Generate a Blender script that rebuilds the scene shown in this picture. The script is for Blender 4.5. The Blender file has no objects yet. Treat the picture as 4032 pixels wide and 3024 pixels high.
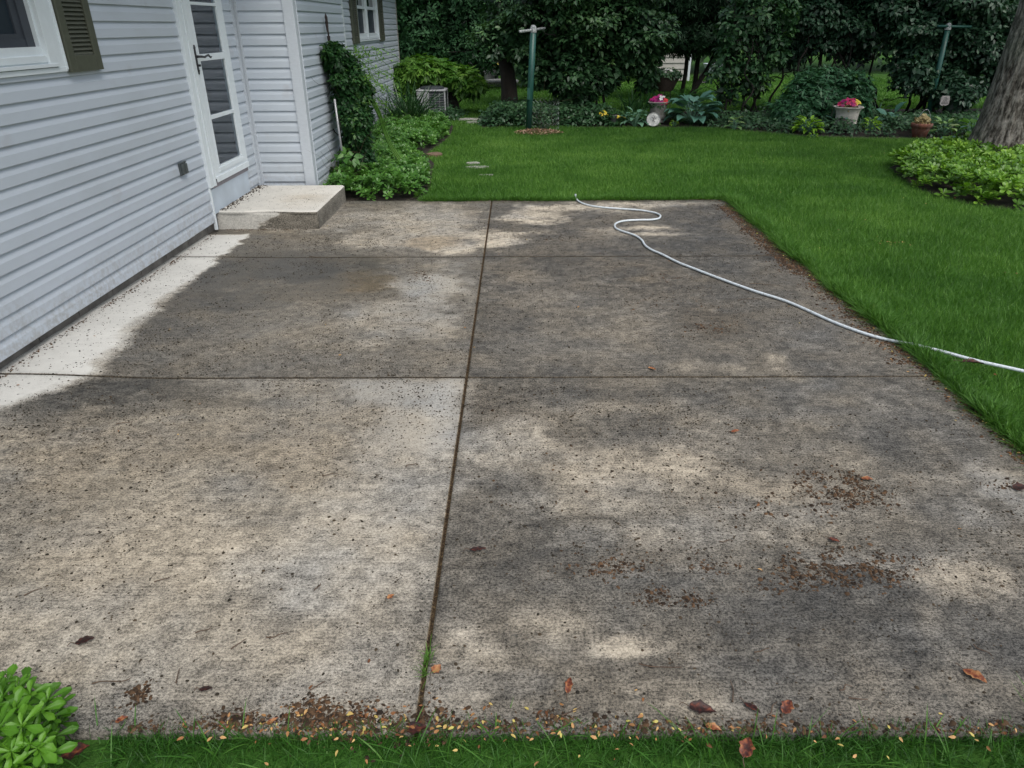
import bpy, math
import numpy as np
from math import radians as RD
from mathutils import Vector
sc = bpy.context.scene
col = sc.collection

# ------------------------------------------------------------------ camera
F = 2795.0                                  # focal length in pixels of the 4032 px wide photograph
PITCH, ROLL, YAW, EYE = 0.46763, -0.006245, -0.008897, 1.61
_cy, _sy, _cp, _sp = math.cos(YAW), math.sin(YAW), math.cos(-PITCH), math.sin(PITCH)
FW = np.array([_sy*_cp, _cy*_cp, -_sp])
_r0 = np.array([_cy, -_sy, 0.0]); _u0 = np.cross(_r0, FW)
RT = _r0*math.cos(ROLL) + _u0*math.sin(ROLL)
UP = np.cross(RT, FW)
cam_d = bpy.data.cameras.new('camera'); cam = bpy.data.objects.new('camera', cam_d); col.objects.link(cam)
from mathutils import Matrix
cam.matrix_world = Matrix(((RT[0], UP[0], -FW[0], 0), (RT[1], UP[1], -FW[1], 0), (RT[2], UP[2], -FW[2], EYE), (0, 0, 0, 1)))
cam_d.sensor_fit = 'HORIZONTAL'; cam_d.sensor_width = 36.0; cam_d.lens = F/4032*36.0
cam_d.clip_start = 0.05; cam_d.clip_end = 500
sc.camera = cam

# ------------------------------------------------------------------ world, sun, exposure
EL, AZ = 58.0, 150.0
w = bpy.data.worlds.new("World"); sc.world = w; w.use_nodes = True
nt = w.node_tree; nt.nodes.clear()
sky = nt.nodes.new('ShaderNodeTexSky'); sky.sky_type = 'NISHITA'; sky.sun_disc = False
sky.sun_elevation = RD(EL); sky.sun_rotation = RD(AZ); sky.air_density = 1.0; sky.dust_density = 3.0; sky.ozone_density = 1.0
bg = nt.nodes.new('ShaderNodeBackground'); bg.inputs['Strength'].default_value = 0.12
wo = nt.nodes.new('ShaderNodeOutputWorld')
hs = nt.nodes.new('ShaderNodeHueSaturation'); hs.inputs['Saturation'].default_value = .55
nt.links.new(sky.outputs[0], hs.inputs['Color']); nt.links.new(hs.outputs[0], bg.inputs[0]); nt.links.new(bg.outputs[0], wo.inputs[0])
sd = bpy.data.lights.new('sun', 'SUN'); sd.energy = 1.3; sd.angle = RD(40); sd.color = (1.0, 0.96, 0.9)
so = bpy.data.objects.new('sun', sd); col.objects.link(so)
_d = Vector((math.sin(RD(AZ))*math.cos(RD(EL)), math.cos(RD(AZ))*math.cos(RD(EL)), math.sin(RD(EL))))
so.rotation_euler = _d.to_track_quat('Z', 'Y').to_euler()
sc.view_settings.view_transform = 'Standard'; sc.view_settings.look = 'None'
sc.view_settings.exposure = 0.55; sc.view_settings.gamma = 1.0

# ------------------------------------------------------------------ helpers
def gp(x, y, z=0.0):
    """point at height z seen at pixel x, y of the 4032 x 3024 photograph"""
    d = FW + RT*(x-2016)/F - UP*(y-1512)/F
    t = (z-EYE)/d[2]
    return np.array([d[0]*t, d[1]*t, z])
def gpY(x, y, Y):
    d = FW + RT*(x-2016)/F - UP*(y-1512)/F
    t = Y/d[1]
    return np.array([d[0]*t, Y, EYE+d[2]*t])

def tag(o, label=None, cat=None, group=None, kind=None):
    if label: o['label'] = label
    if cat: o['category'] = cat
    if group: o['group'] = group
    if kind: o['kind'] = kind
    return o
def empty(name, loc, label, cat, group=None):
    o = bpy.data.objects.new(name, None); o.location = loc; o.empty_display_size = 0.1
    col.objects.link(o); return tag(o, label, cat, group)

class MB:
    """collects geometry and links it as one mesh object"""
    def __init__(s): s.v = []; s.f = []; s.n = 0; s.t = []
    def add(s, v, f, tint=None):
        v = np.asarray(v, float)
        s.v.append(v); s.f += [tuple(int(i)+s.n for i in q) for q in f]; s.n += len(v)
        s.t.append(np.full(len(v), 0.5 if tint is None else tint))
        return s
    def box(s, x0, x1, y0, y1, z0, z1, tint=None):
        v = [(x, y, z) for x in (x0, x1) for y in (y0, y1) for z in (z0, z1)]
        return s.add(v, [(0,1,3,2),(4,6,7,5),(0,4,5,1),(2,3,7,6),(0,2,6,4),(1,5,7,3)], tint)
    def tube(s, pts, rad, n=8, tint=None, cap=True):
        pts = np.asarray(pts, float); m = len(pts)
        rad = np.full(m, rad) if np.isscalar(rad) else np.asarray(rad, float)
        tg = np.gradient(pts, axis=0); tg /= np.linalg.norm(tg, axis=1)[:, None]+1e-9
        a = np.array([0, 0, 1.0]) if abs(tg[0][2]) < .9 else np.array([1.0, 0, 0])
        V = []
        for i in range(m):
            u = np.cross(tg[i], a); u /= np.linalg.norm(u)+1e-9; q = np.cross(tg[i], u); a = np.cross(u, tg[i]); 
            for k in range(n):
                th = 2*math.pi*k/n; V.append(pts[i]+rad[i]*(u*math.cos(th)+q*math.sin(th)))
        Fc = [(i*n+k, i*n+(k+1) % n, (i+1)*n+(k+1) % n, (i+1)*n+k) for i in range(m-1) for k in range(n)]
        if cap: Fc += [tuple(range(n))[::-1], tuple((m-1)*n+k for k in range(n))]
        return s.add(V, Fc, tint)
    def lathe(s, prof, c, n=32, wob=None, tint=None):
        V = []; m = len(prof)
        for (r, z) in prof:
            for k in range(n):
                th = 2*math.pi*k/n; rr = r*(1 if wob is None else wob(th, z)); V.append((c[0]+rr*math.cos(th), c[1]+rr*math.sin(th), c[2]+z))
        Fc = [(i*n+k, i*n+(k+1) % n, (i+1)*n+(k+1) % n, (i+1)*n+k) for i in range(m-1) for k in range(n)]
        return s.add(V, Fc, tint)
    def build(s, name, mat, parent=None, smooth=False, bevel=0):
        me = bpy.data.meshes.new(name); V = np.concatenate(s.v)
        me.from_pydata(V.tolist(), [], s.f)
        at = me.attributes.new('tint', 'FLOAT', 'POINT'); at.data.foreach_set('value', np.concatenate(s.t).astype(np.float32))
        return fin(me, name, mat, parent, smooth, bevel)
def fin(me, name, mat, parent=None, smooth=False, bevel=0):
    me.materials.append(mat)
    if smooth: me.polygons.foreach_set('use_smooth', np.ones(len(me.polygons), bool))
    o = bpy.data.objects.new(name, me); col.objects.link(o)
    if parent is not None:
        o.parent = parent; o.matrix_parent_inverse = Matrix.Translation(-Vector(parent.location))
    if bevel:
        b = o.modifiers.new('bevel', 'BEVEL'); b.width = bevel; b.segments = 2; b.limit_method = 'ANGLE'
    return o

def fast_mesh(name, V, faces, tint, mat, parent=None, smooth=False, colr=None):
    """V (n,3); faces = list of (m,k) index arrays"""
    me = bpy.data.meshes.new(name)
    me.vertices.add(len(V)); me.vertices.foreach_set('co', V.astype(np.float32).ravel())
    lv = np.concatenate([f.ravel() for f in faces]); tot = np.concatenate([np.full(len(f), f.shape[1]) for f in faces])
    me.loops.add(len(lv)); me.loops.foreach_set('vertex_index', lv.astype(np.int32))
    me.polygons.add(len(tot)); me.polygons.foreach_set('loop_start', (np.cumsum(tot)-tot).astype(np.int32))
    me.update(calc_edges=True)
    if tint is not None:
        at = me.attributes.new('tint', 'FLOAT', 'POINT'); at.data.foreach_set('value', tint.astype(np.float32))
    if colr is not None:
        at = me.attributes.new('stain_reflection', 'FLOAT_COLOR', 'POINT'); at.data.foreach_set('color', colr.astype(np.float32).ravel())
    return fin(me, name, mat, parent, smooth)

def nrm(a): return a/(np.linalg.norm(a, axis=-1, keepdims=True)+1e-9)
def leaves(tv, tf, P, X, N, S, W=1.0, tint=None, rng=None):
    """instances of a leaf template: x axis = length, z = face normal"""
    tv = np.asarray(tv, float); X = nrm(X); N = nrm(N-(N*X).sum(1)[:, None]*X); Y = np.cross(N, X)
    S = np.broadcast_to(S, (len(P),)); W = np.broadcast_to(W, (len(P),))
    V = (P[:, None, :] + S[:, None, None]*(tv[None, :, 0, None]*X[:, None] + W[:, None, None]*tv[None, :, 1, None]*Y[:, None] + tv[None, :, 2, None]*N[:, None]))
    k = len(tv); off = (np.arange(len(P))*k)[:, None]
    fs = {}
    for f in tf: fs.setdefault(len(f), []).append(f)
    out = []
    for L, lst in fs.items():
        a = np.array(lst); out.append((off[:, :, None]+a[None]).reshape(-1, L))
    return V.reshape(-1, 3), out, np.repeat(tint if tint is not None else np.full(len(P), .5), k)
class FB:
    """collects foliage arrays"""
    def __init__(s): s.V = []; s.Fc = {}; s.T = []; s.n = 0
    def add(s, r):
        V, fs, T = r; s.V.append(V); s.T.append(T)
        for f in fs: s.Fc.setdefault(f.shape[1], []).append(f+s.n)
        s.n += len(V); return s
    def build(s, name, mat, parent=None, smooth=False):
        return fast_mesh(name, np.concatenate(s.V), [np.concatenate(f) for f in s.Fc.values()], np.concatenate(s.T), mat, parent, smooth)

OV = [(0,0,0),(.3,.26,.05),(.3,0,-.01),(.3,-.26,.05),(.68,.2,.02),(.68,0,-.04),(.68,-.2,.02),(1,0,-.14)]
OVF = [(0,2,1),(0,3,2),(1,2,5,4),(2,3,6,5),(4,5,7),(5,6,7)]
RH = [(0,0,0),(.45,.3,.04),(1,0,-.08),(.45,-.3,.04)]; RHF = [(0,3,2,1)]
LN = [(0,0,0),(.4,.12,.03),(.4,-.12,.03),(1,0,-.08)]; LNF = [(0,2,3,1)]
OB = [(0,0,0),(.35,.1,.03),(.35,0,0),(.35,-.1,.03),(.72,.22,.03),(.75,0,-.01),(.72,-.22,.03),(.92,.13,-.03),(.92,-.13,-.03),(1,0,-.06)]
OBF = [(0,2,1),(0,3,2),(1,2,5,4),(2,3,6,5),(4,5,9,7),(5,6,8,9)]
HT = [(0,0,0),(.12,.24,.05),(.12,-.24,.05),(.4,.36,.1),(.4,0,-.02),(.4,-.36,.1),(.75,.24,.05),(.75,0,-.06),(.75,-.24,.05),(1.0,0,-.2)]
HTF = [(0,4,3,1),(0,2,5,4),(3,4,7,6),(4,5,8,7),(6,7,9),(7,8,9)]

# value noise on arrays
def vn(x, y, seed=0):
    xi = np.floor(x).astype(np.int64); yi = np.floor(y).astype(np.int64); fx = x-xi; fy = y-yi
    fx = fx*fx*(3-2*fx); fy = fy*fy*(3-2*fy)
    def h(a, b):
        n = (a*374761393 + b*668265263 + seed*1442695041) & 0xffffffff
        n = ((n ^ (n >> 13))*1274126177) & 0xffffffff
        return ((n ^ (n >> 16)) & 0xffff)/65535.0
    return (h(xi, yi)*(1-fx)+h(xi+1, yi)*fx)*(1-fy) + (h(xi, yi+1)*(1-fx)+h(xi+1, yi+1)*fx)*fy
def fbm(x, y, seed=0, o=4):
    s = 0; a = .5; t = 0
    for i in range(o): s = s+a*vn(x*2**i+i*17.3, y*2**i+i*9.1, seed+i); t += a; a *= .5
    return s/t

def pip(poly, x, y):
    x = np.asarray(x); y = np.asarray(y); inside = np.zeros(x.shape, bool); n = len(poly); j = n-1
    for i in range(n):
        xi, yi = poly[i][:2]; xj, yj = poly[j][:2]
        c = ((yi > y) != (yj > y)) & (x < (xj-xi)*(y-yi)/((yj-yi) or 1e-9)+xi); inside ^= c; j = i
    return inside
def pdist(poly, x, y):
    d = np.full(x.shape, 1e9); n = len(poly)
    for i in range(n):
        ax, ay = poly[i][:2]; bx, by = poly[(i+1) % n][:2]; L = (bx-ax)**2+(by-ay)**2
        t = np.clip(((x-ax)*(bx-ax)+(y-ay)*(by-ay))/L, 0, 1); d = np.minimum(d, np.hypot(x-ax-t*(bx-ax), y-ay-t*(by-ay)))
    return d
def scatter(poly, n, rng):
    p = np.array([q[:2] for q in poly]); lo, hi = p.min(0), p.max(0); out = []; c = 0
    while c < n:
        q = rng.uniform(lo, hi, (n*2, 2)); q = q[pip(poly, q[:, 0], q[:, 1])]; out.append(q); c += len(q)
        if len(q) == 0: break
    return np.concatenate(out)[:n]
def in_view(x, y, m=1.15):
    d = np.stack([x, y, np.full(x.shape, -EYE)], -1); z = d@FW
    return (z > .3) & (abs(d@RT/z) < m*2016/F) & (abs(d@UP/z) < m*1512/F+.05)

# ------------------------------------------------------------------ materials
def nodes(name):
    m = bpy.data.materials.new(name); m.use_nodes = True; t = m.node_tree
    return m, t, t.nodes['Principled BSDF'], t.nodes['Material Output']
def ramp(t, fac, stops):
    r = t.nodes.new('ShaderNodeValToRGB'); e = r.color_ramp.elements
    while len(e) > 1: e.remove(e[-1])
    e[0].position = stops[0][0]; e[0].color = (*stops[0][1], 1)
    for p, c in stops[1:]:
        q = e.new(p); q.color = (*c, 1)
    t.links.new(fac, r.inputs[0]); return r.outputs[0]
def noise(t, scale, detail=4, rough=.55, stretch=(1,1,1), off=(0,0,0)):
    tc = t.nodes.new('ShaderNodeTexCoord'); mp = t.nodes.new('ShaderNodeMapping')
    mp.inputs['Scale'].default_value = stretch; mp.inputs['Location'].default_value = off
    n = t.nodes.new('ShaderNodeTexNoise'); n.inputs['Scale'].default_value = scale; n.inputs['Detail'].default_value = detail; n.inputs['Roughness'].default_value = rough
    t.links.new(tc.outputs['Object'], mp.inputs[0]); t.links.new(mp.outputs[0], n.inputs['Vector']); return n.outputs[0]
def mixc(t, fac, a, b, mode='MIX'):
    m = t.nodes.new('ShaderNodeMix'); m.data_type = 'RGBA'; m.blend_type = mode
    for i, v in ((0, fac), (6, a), (7, b)):
        if hasattr(v, 'links'): t.links.new(v, m.inputs[i])
        else: m.inputs[i].default_value = v if i == 0 else (*v, 1)
    return m.outputs[2]
def mth(t, op, a, b=0.0, clamp=False):
    m = t.nodes.new('ShaderNodeMath'); m.operation = op; m.use_clamp = clamp
    for i, v in ((0, a), (1, b)):
        if hasattr(v, 'links'): t.links.new(v, m.inputs[i])
        else: m.inputs[i].default_value = v
    return m.outputs[0]
def bump(t, bs, h, strength=.3, dist=.01):
    b = t.nodes.new('ShaderNodeBump'); b.inputs['Strength'].default_value = strength; b.inputs['Distance'].default_value = dist
    t.links.new(h, b.inputs['Height']); t.links.new(b.outputs[0], bs.inputs['Normal'])
def simple(name, c, rough=.5, var=.15, scale=8, stretch=(1,1,1), bmp=.1, bd=.003, metal=0, spec=.5, c2=None, detail=5):
    m, t, b, o = nodes(name); n = noise(t, scale, detail, .6, stretch)
    lo = tuple(x*(1-var) for x in c); hi = tuple(min(1, x*(1+var)) for x in c)
    stops = [(.3, lo), (.7, hi)] if c2 is None else [(.3, c2), (.5, lo), (.75, hi)]
    t.links.new(ramp(t, n, stops), b.inputs['Base Color'])
    b.inputs['Roughness'].default_value = rough; b.inputs['Metallic'].default_value = metal; b.inputs['Specular IOR Level'].default_value = spec
    if bmp: bump(t, b, n, bmp, bd)
    return m
def leafmat(name, dark, mid, light, rough=.42, trans=.25, spec=.4, veins=False):
    m, t, b, o = nodes(name)
    a = t.nodes.new('ShaderNodeAttribute'); a.attribute_name = 'tint'
    n = noise(t, 1.1, 3); fac = mth(t, 'ADD', mth(t, 'MULTIPLY', a.outputs['Fac'], .75), mth(t, 'MULTIPLY', mth(t, 'SUBTRACT', n, .35), .7), True)
    c = ramp(t, fac, [(0, dark), (.5, mid), (1, light)])
    t.links.new(c, b.inputs['Base Color']); b.inputs['Roughness'].default_value = rough; b.inputs['Specular IOR Level'].default_value = spec
    tr = t.nodes.new('ShaderNodeBsdfTranslucent'); mx = t.nodes.new('ShaderNodeMixShader'); mx.inputs[0].default_value = trans
    c2 = mixc(t, 1.0, c, (1.3, 1.35, .6), 'MULTIPLY'); t.links.new(c2, tr.inputs[0])
    t.links.new(b.outputs[0], mx.inputs[1]); t.links.new(tr.outputs[0], mx.inputs[2]); t.links.new(mx.outputs[0], o.inputs[0])
    if veins: bump(t, b, noise(t, 60, 3), .3, .004)
    return m
def tintmat(name, stops, rough=.6, spec=.3, nscale=40, bmp=.2, amp=.3):
    m, t, b, o = nodes(name); a = t.nodes.new('ShaderNodeAttribute'); a.attribute_name = 'tint'
    n = noise(t, nscale, 3); c = ramp(t, mth(t, 'ADD', a.outputs['Fac'], mth(t, 'MULTIPLY', mth(t, 'SUBTRACT', n, .5), amp), True), stops)
    t.links.new(c, b.inputs['Base Color']); b.inputs['Roughness'].default_value = rough; b.inputs['Specular IOR Level'].default_value = spec
    if bmp: bump(t, b, n, bmp, .004)
    return m

def mat_siding():
    m, t, b, o = nodes('vinyl_siding')
    g = noise(t, 5, 6, .65, (14, 1.2, 40)); n2 = noise(t, 1.3, 4, .6, (1, 1, 2)); n3 = noise(t, 3.2, 3, .5, off=(3, 7, 1))
    c = mixc(t, mth(t, 'MULTIPLY', g, .35), (.51, .565, .625), (.41, .46, .515))
    c = mixc(t, ramp(t, n2, [(.45, (0,0,0)), (.75, (.5,.5,.5))]), c, (.40, .44, .465))
    c = mixc(t, ramp(t, n3, [(.66, (0,0,0)), (.78, (.35,.35,.35))]), c, (.33, .29, .28))
    tz = t.nodes.new('ShaderNodeTexCoord'); sz = t.nodes.new('ShaderNodeSeparateXYZ'); t.links.new(tz.outputs['Object'], sz.inputs[0])
    low = mth(t, 'ADD', sz.outputs[2], mth(t, 'MULTIPLY', n3, .5)); n5 = noise(t, 26, 4, .7)
    c = mixc(t, mth(t, 'MULTIPLY', ramp(t, low, [(.3, (.8,.8,.8)), (.62, (0,0,0))]), ramp(t, n5, [(.42, (0,0,0)), (.62, (.7,.7,.7))])), c, (.27, .25, .22))
    t.links.new(c, b.inputs['Base Color']); b.inputs['Roughness'].default_value = .48; b.inputs['Specular IOR Level'].default_value = .4
    bump(t, b, g, .12, .002); return m
def mat_stained(name, dry=False):
    """concrete whose blotches are the 'stain' attribute: R albedo with painted reflections, G warmth, B wetness, A brown"""
    m, t, b, o = nodes(name); a = t.nodes.new('ShaderNodeAttribute'); a.attribute_name = 'stain_reflection'
    sp = t.nodes.new('ShaderNodeSeparateColor'); t.links.new(a.outputs['Color'], sp.inputs[0])
    R, G, B, A = sp.outputs[0], sp.outputs[1], sp.outputs[2], a.outputs['Alpha']
    hue = mixc(t, G, (.99, 1.0, .96), (1.13, 1.0, .785)); hue = mixc(t, A, hue, (1.4, .95, .45))
    v = t.nodes.new('ShaderNodeCombineXYZ')
    for i in range(3): t.links.new(R, v.inputs[i])
    c = mixc(t, 1.0, hue, v.outputs[0], 'MULTIPLY')
    fine = noise(t, 110, 3, .75, (.95, 1.15, 1)); streak = noise(t, 1, 5, .7, (2.2, 130, 1)); gr = noise(t, 330, 2, .7)
    mid = noise(t, 30, 5, .75, (.7, 1.5, 1), (4, 2, 0))
    def sh(n_, a_, b_, lo, hi):
        r_ = t.nodes.new('ShaderNodeMapRange'); r_.interpolation_type = 'SMOOTHSTEP'; r_.inputs[1].default_value = a_; r_.inputs[2].default_value = b_; r_.inputs[3].default_value = lo; r_.inputs[4].default_value = hi
        t.links.new(n_, r_.inputs[0]); return r_.outputs[0]
    k = mth(t, 'ADD', sh(fine, .38, .62, -.62, .74), 1.0)
    k = mth(t, 'ADD', k, sh(streak, .34, .66, -.22, .20))
    k = mth(t, 'ADD', k, sh(gr, .36, .64, -.48, .52))
    k = mth(t, 'ADD', k, sh(mid, .36, .66, -.34, .34))
    # less contrast where the slab is clean and dry
    k = mth(t, 'ADD', mth(t, 'MULTIPLY', mth(t, 'SUBTRACT', k, 1.0), mth(t, 'SUBTRACT', 1.0, mth(t, 'MULTIPLY', R, 1.62), True)), 1.0)
    k = mth(t, 'ADD', mth(t, 'MULTIPLY', mth(t, 'SUBTRACT', k, 1.0), mth(t, 'SUBTRACT', 1.0, mth(t, 'MULTIPLY', mth(t, 'MAXIMUM', mth(t, 'SUBTRACT', B, .45), 0.0), 1.1))), 1.0)
    k = mth(t, 'MAXIMUM', k, .15)
    kc = t.nodes.new('ShaderNodeCombineXYZ')
    for i in range(3): t.links.new(k, kc.inputs[i])
    c = mixc(t, 1.0, c, kc.outputs[0], 'MULTIPLY')
    # small round drip and lichen spots
    vo = t.nodes.new('ShaderNodeTexVoronoi'); vo.inputs['Scale'].default_value = 24; vo.inputs['Randomness'].default_value = 1
    tc = t.nodes.new('ShaderNodeTexCoord'); t.links.new(tc.outputs['Object'], vo.inputs['Vector'])
    spot = ramp(t, mth(t, 'ADD', vo.outputs['Distance'], mth(t, 'MULTIPLY', mth(t, 'SUBTRACT', fine, .5), .5)), [(.10, (1,1,1)), (.2, (0,0,0))])
    sel = ramp(t, vo.outputs['Color'], [(.55, (0,0,0)), (.6, (.6,.6,.6))])
    c = mixc(t, mth(t, 'MULTIPLY', spot, sel), c, (.06, .06, .052))
    t.links.new(c, b.inputs['Base Color'])
    r = mth(t, 'SUBTRACT', .88, mth(t, 'MULTIPLY', B, .72)); r = mth(t, 'ADD', r, mth(t, 'MULTIPLY', mth(t, 'SUBTRACT', mid, .5), .25), True)
    t.links.new(r, b.inputs['Roughness']); t.links.new(mth(t, 'ADD', .12, mth(t, 'MULTIPLY', B, .45)), b.inputs['Specular IOR Level'])
    h = mth(t, 'ADD', mth(t, 'MULTIPLY', streak, .7), mth(t, 'MULTIPLY', gr, .5)); bump(t, b, h, .5, .0035)
    return m

M = {}
M['siding'] = mat_siding()
M['trim'] = simple('white_vinyl_trim', (.62, .67, .70), .42, .06, 30, (1,1,4), .05)
M['trimgrey'] = simple('pale_grey_corner_trim', (.50, .545, .59), .45, .06, 20, (1,1,4), .06)
M['door'] = simple('white_painted_door', (.68, .74, .77), .38, .04, 12, bmp=.03)
M['kick'] = simple('pale_blue_metal_flashing', (.45, .52, .59), .45, .1, 5, bmp=.05)
M['taupe'] = simple('weathered_sill_wood', (.25, .23, .25), .6, .15, 20, (1, 6, 1))
M['olive'] = simple('olive_painted_shutter', (.080, .086, .062), .45, .12, 25, (8, 1, 1), .1)
M['black'] = simple('black_metal', (.012, .013, .015), .35, .2, 30, bmp=.05)
M['screen'] = simple('dark_window_screen', (.012, .022, .034), .5, .15, 3, bmp=0)
M['sashgrey'] = simple('screened_sash_frame', (.045, .052, .066), .5, .1, 10, bmp=0)
M['outlet'] = simple('grey_outlet_cover', (.06, .072, .075), .45, .15, 40)
M['found'] = simple('foundation_concrete_block', (.16, .15, .135), .9, .4, 9, bmp=.5, bd=.01)
M['roof'] = simple('soffit_vinyl', (.5, .52, .55), .5, .05)
M['roofsh'] = simple('asphalt_shingle', (.08, .08, .08), .9, .3, 30)
M['soil'] = simple('dark_garden_soil', (.022, .016, .011), .95, .5, 20, bmp=.8, bd=.02)
M['patio'] = mat_stained('stained_concrete')
M['hose'] = simple('white_garden_hose', (.66, .73, .77), .32, .05, 90, bmp=.06, c2=(.40,.42,.40))
M['greenmetal'] = simple('green_painted_pipe', (.016, .078, .062), .4, .3, 14, (1,1,.3), .08)
M['whitepeel'] = simple('peeling_white_paint', (.5, .52, .52), .6, .5, 50, bmp=.3, c2=(.04,.09,.08))
M['galv'] = simple('galvanised_pipe', (.33, .34, .35), .4, .15, 20, metal=.5)
M['rust'] = simple('rusty_dark_iron', (.03, .02, .018), .7, .5, 60, bmp=.4)
M['urn'] = simple('weathered_cast_stone', (.33, .315, .28), .85, .28, 9, bmp=.3, bd=.006, c2=(.12,.12,.10))
M['urn2'] = simple('pale_cast_stone', (.55, .52, .46), .8, .2, 9, bmp=.25, bd=.006, c2=(.28,.26,.22))
M['terra'] = simple('terracotta', (.26, .10, .065), .8, .35, 8, bmp=.2, c2=(.28,.17,.14))
M['wicker'] = simple('dark_wicker', (.06, .042, .03), .75, .5, 40, (1,1,5), .8, .01)
M['greypot'] = simple('grey_plastic_pot', (.17, .165, .16), .6, .08)
M['plate'] = simple('painted_white_plate', (.62, .62, .58), .4, .3, 12, bmp=.1, c2=(.2,.22,.22))
M['plaque'] = simple('cast_stone_plaque', (.32, .30, .29), .85, .2, 30)
M['ink'] = simple('dark_lettering', (.06, .055, .055), .8, .2)
M['stone'] = simple('pale_flagstone', (.40, .39, .36), .85, .35, 12, bmp=.5, bd=.01)
M['brownstone'] = simple('brown_edging_stone', (.17, .11, .075), .9, .3, 14, bmp=.5, bd=.01)
M['bark'] = None
M['darkbark'] = simple('dark_bark', (.022, .018, .015), .95, .5, 14, (1,1,.25), .9, .03)
M['twig'] = simple('brown_twig', (.09, .06, .04), .85, .4, 60)
M['shedside'] = simple('cream_siding', (.36, .35, .32), .6, .1, 5)
M['ac'] = simple('grey_painted_steel', (.34, .35, .36), .45, .1, 10, bmp=.05)
M['acdark'] = simple('dark_condenser_grille', (.03, .035, .042), .5, .3, 60)
M['mulch'] = tintmat('wood_chips', [(0, (.10,.05,.03)), (.5, (.28,.17,.10)), (1, (.5,.37,.25))], .85)
# bark of the big tree
m, t, b, o = nodes('grey_furrowed_bark')
n1 = noise(t, 1, 6, .65, (24, 24, 7)); n2 = noise(t, 34, 5, .75, (1,1,.6)); n3 = noise(t, 2.2, 4, .5); n4 = noise(t, 1, 4, .7, (14, 14, 12), (3, 1, 0))
n1 = mth(t, 'ADD', mth(t, 'MULTIPLY', n1, .75), mth(t, 'MULTIPLY', n4, .25))
c = ramp(t, n1, [(.40, (.035,.03,.025)), (.475, (.13,.118,.10)), (.56, (.27,.25,.22)), (.66, (.36,.34,.305))])
c = mixc(t, ramp(t, n3, [(.45, (0,0,0)), (.7, (.4,.4,.4))]), c, (.15, .18, .13))
c = mixc(t, .6, c, ramp(t, n2, [(.38, (.4,.4,.4)), (.62, (1.15,1.15,1.15))]), 'MULTIPLY')
t.links.new(c, b.inputs['Base Color']); b.inputs['Roughness'].default_value = .95; b.inputs['Specular IOR Level'].default_value = .15
bump(t, b, mth(t, 'ADD', n1, mth(t, 'MULTIPLY', n2, .35)), 1.0, .05); M['bark'] = m
# pane glass: dark behind, clear reflection
m, t, b, o = nodes('window_glass'); b.inputs['Base Color'].default_value = (.012, .018, .022, 1); b.inputs['Roughness'].default_value = .02
b.inputs['IOR'].default_value = 1.75; b.inputs['Specular IOR Level'].default_value = .7; M['glass'] = m
# clear door glass
m, t, b, o = nodes('door_glass')
gl = t.nodes.new('ShaderNodeBsdfGlossy'); gl.inputs['Roughness'].default_value = .01; gl.inputs[0].default_value = (.9,.95,1,1)
tp = t.nodes.new('ShaderNodeBsdfTransparent'); tp.inputs[0].default_value = (.75,.8,.8,1); fr = t.nodes.new('ShaderNodeFresnel'); fr.inputs[0].default_value = 1.7
mx = t.nodes.new('ShaderNodeMixShader'); t.links.new(fr.outputs[0], mx.inputs[0]); t.links.new(tp.outputs[0], mx.inputs[1]); t.links.new(gl.outputs[0], mx.inputs[2]); t.links.new(mx.outputs[0], o.inputs[0]); M['doorglass'] = m
M['doorrefl'] = simple('painted_pane_reflection', (.24, .28, .28), .9, .25, 3, (1, 12, .3), 0)  # pale teal colour standing in for the door pane's reflection
M['innerdark'] = simple('dark_inner_room', (.015, .018, .02), .9, .1, bmp=0)
# lawn base sheet
m, t, b, o = nodes('lawn_soil'); n = noise(t, 3, 6, .7); n2 = noise(t, .35, 3)
c = ramp(t, n, [(.3, (.026,.075,.014)), (.7, (.058,.150,.026))]); c = mixc(t, ramp(t, n2, [(.4,(0,0,0)),(.7,(.4,.4,.4))]), c, (.05,.09,.015))
t.links.new(c, b.inputs['Base Color']); b.inputs['Roughness'].default_value = .95; b.inputs['Specular IOR Level'].default_value = .1
bump(t, b, noise(t, 60, 3), .8, .02); M['lawn'] = m

G_DARK = ((.010,.035,.012), (.024,.070,.022), (.055,.125,.045))
M['lf_grass'] = leafmat('grass_blade', (.038,.116,.017), (.090,.222,.031), (.200,.365,.075), .5, .3, .3)
M['lf_strip'] = leafmat('shaggy_grass_blade', (.020,.075,.010), (.048,.150,.018), (.130,.275,.050), .5, .25, .3)
M['lf_pachy'] = leafmat('pachysandra_leaf', (.030,.095,.014), (.070,.190,.030), (.150,.320,.060), .38, .25, .45)
M['lf_pachy_tree'] = leafmat('yellow_green_pachysandra_leaf', (.030,.085,.008), (.105,.240,.022), (.250,.430,.050), .38, .25, .45)  # yellower leaf tones for the bed round the tree
M['lf_pachy_near'] = leafmat('glossy_pachysandra_leaf', (.040,.125,.010), (.095,.250,.020), (.215,.430,.050), .40, .28, .35, veins=True)
M['lf_vine'] = leafmat('clematis_leaf', (.009,.038,.012), (.028,.094,.026), (.11,.225,.045), .45, .25, .35)
M['lf_creeper'] = leafmat('creeper_leaf', (.03,.10,.02), (.06,.17,.03), (.13,.27,.05), .4, .25, .4)
M['lf_dogwood'] = leafmat('dogwood_leaf', (.012,.038,.020), (.032,.085,.044), (.105,.200,.105), .42, .16, .45)
M['lf_shrub'] = leafmat('viburnum_leaf', (.014,.046,.018), (.046,.115,.042), (.150,.265,.095), .42, .16, .45)
M['lf_lilac'] = leafmat('lilac_leaf', (.018,.058,.024), (.045,.120,.045), (.120,.230,.070), .42, .2, .45)
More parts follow.
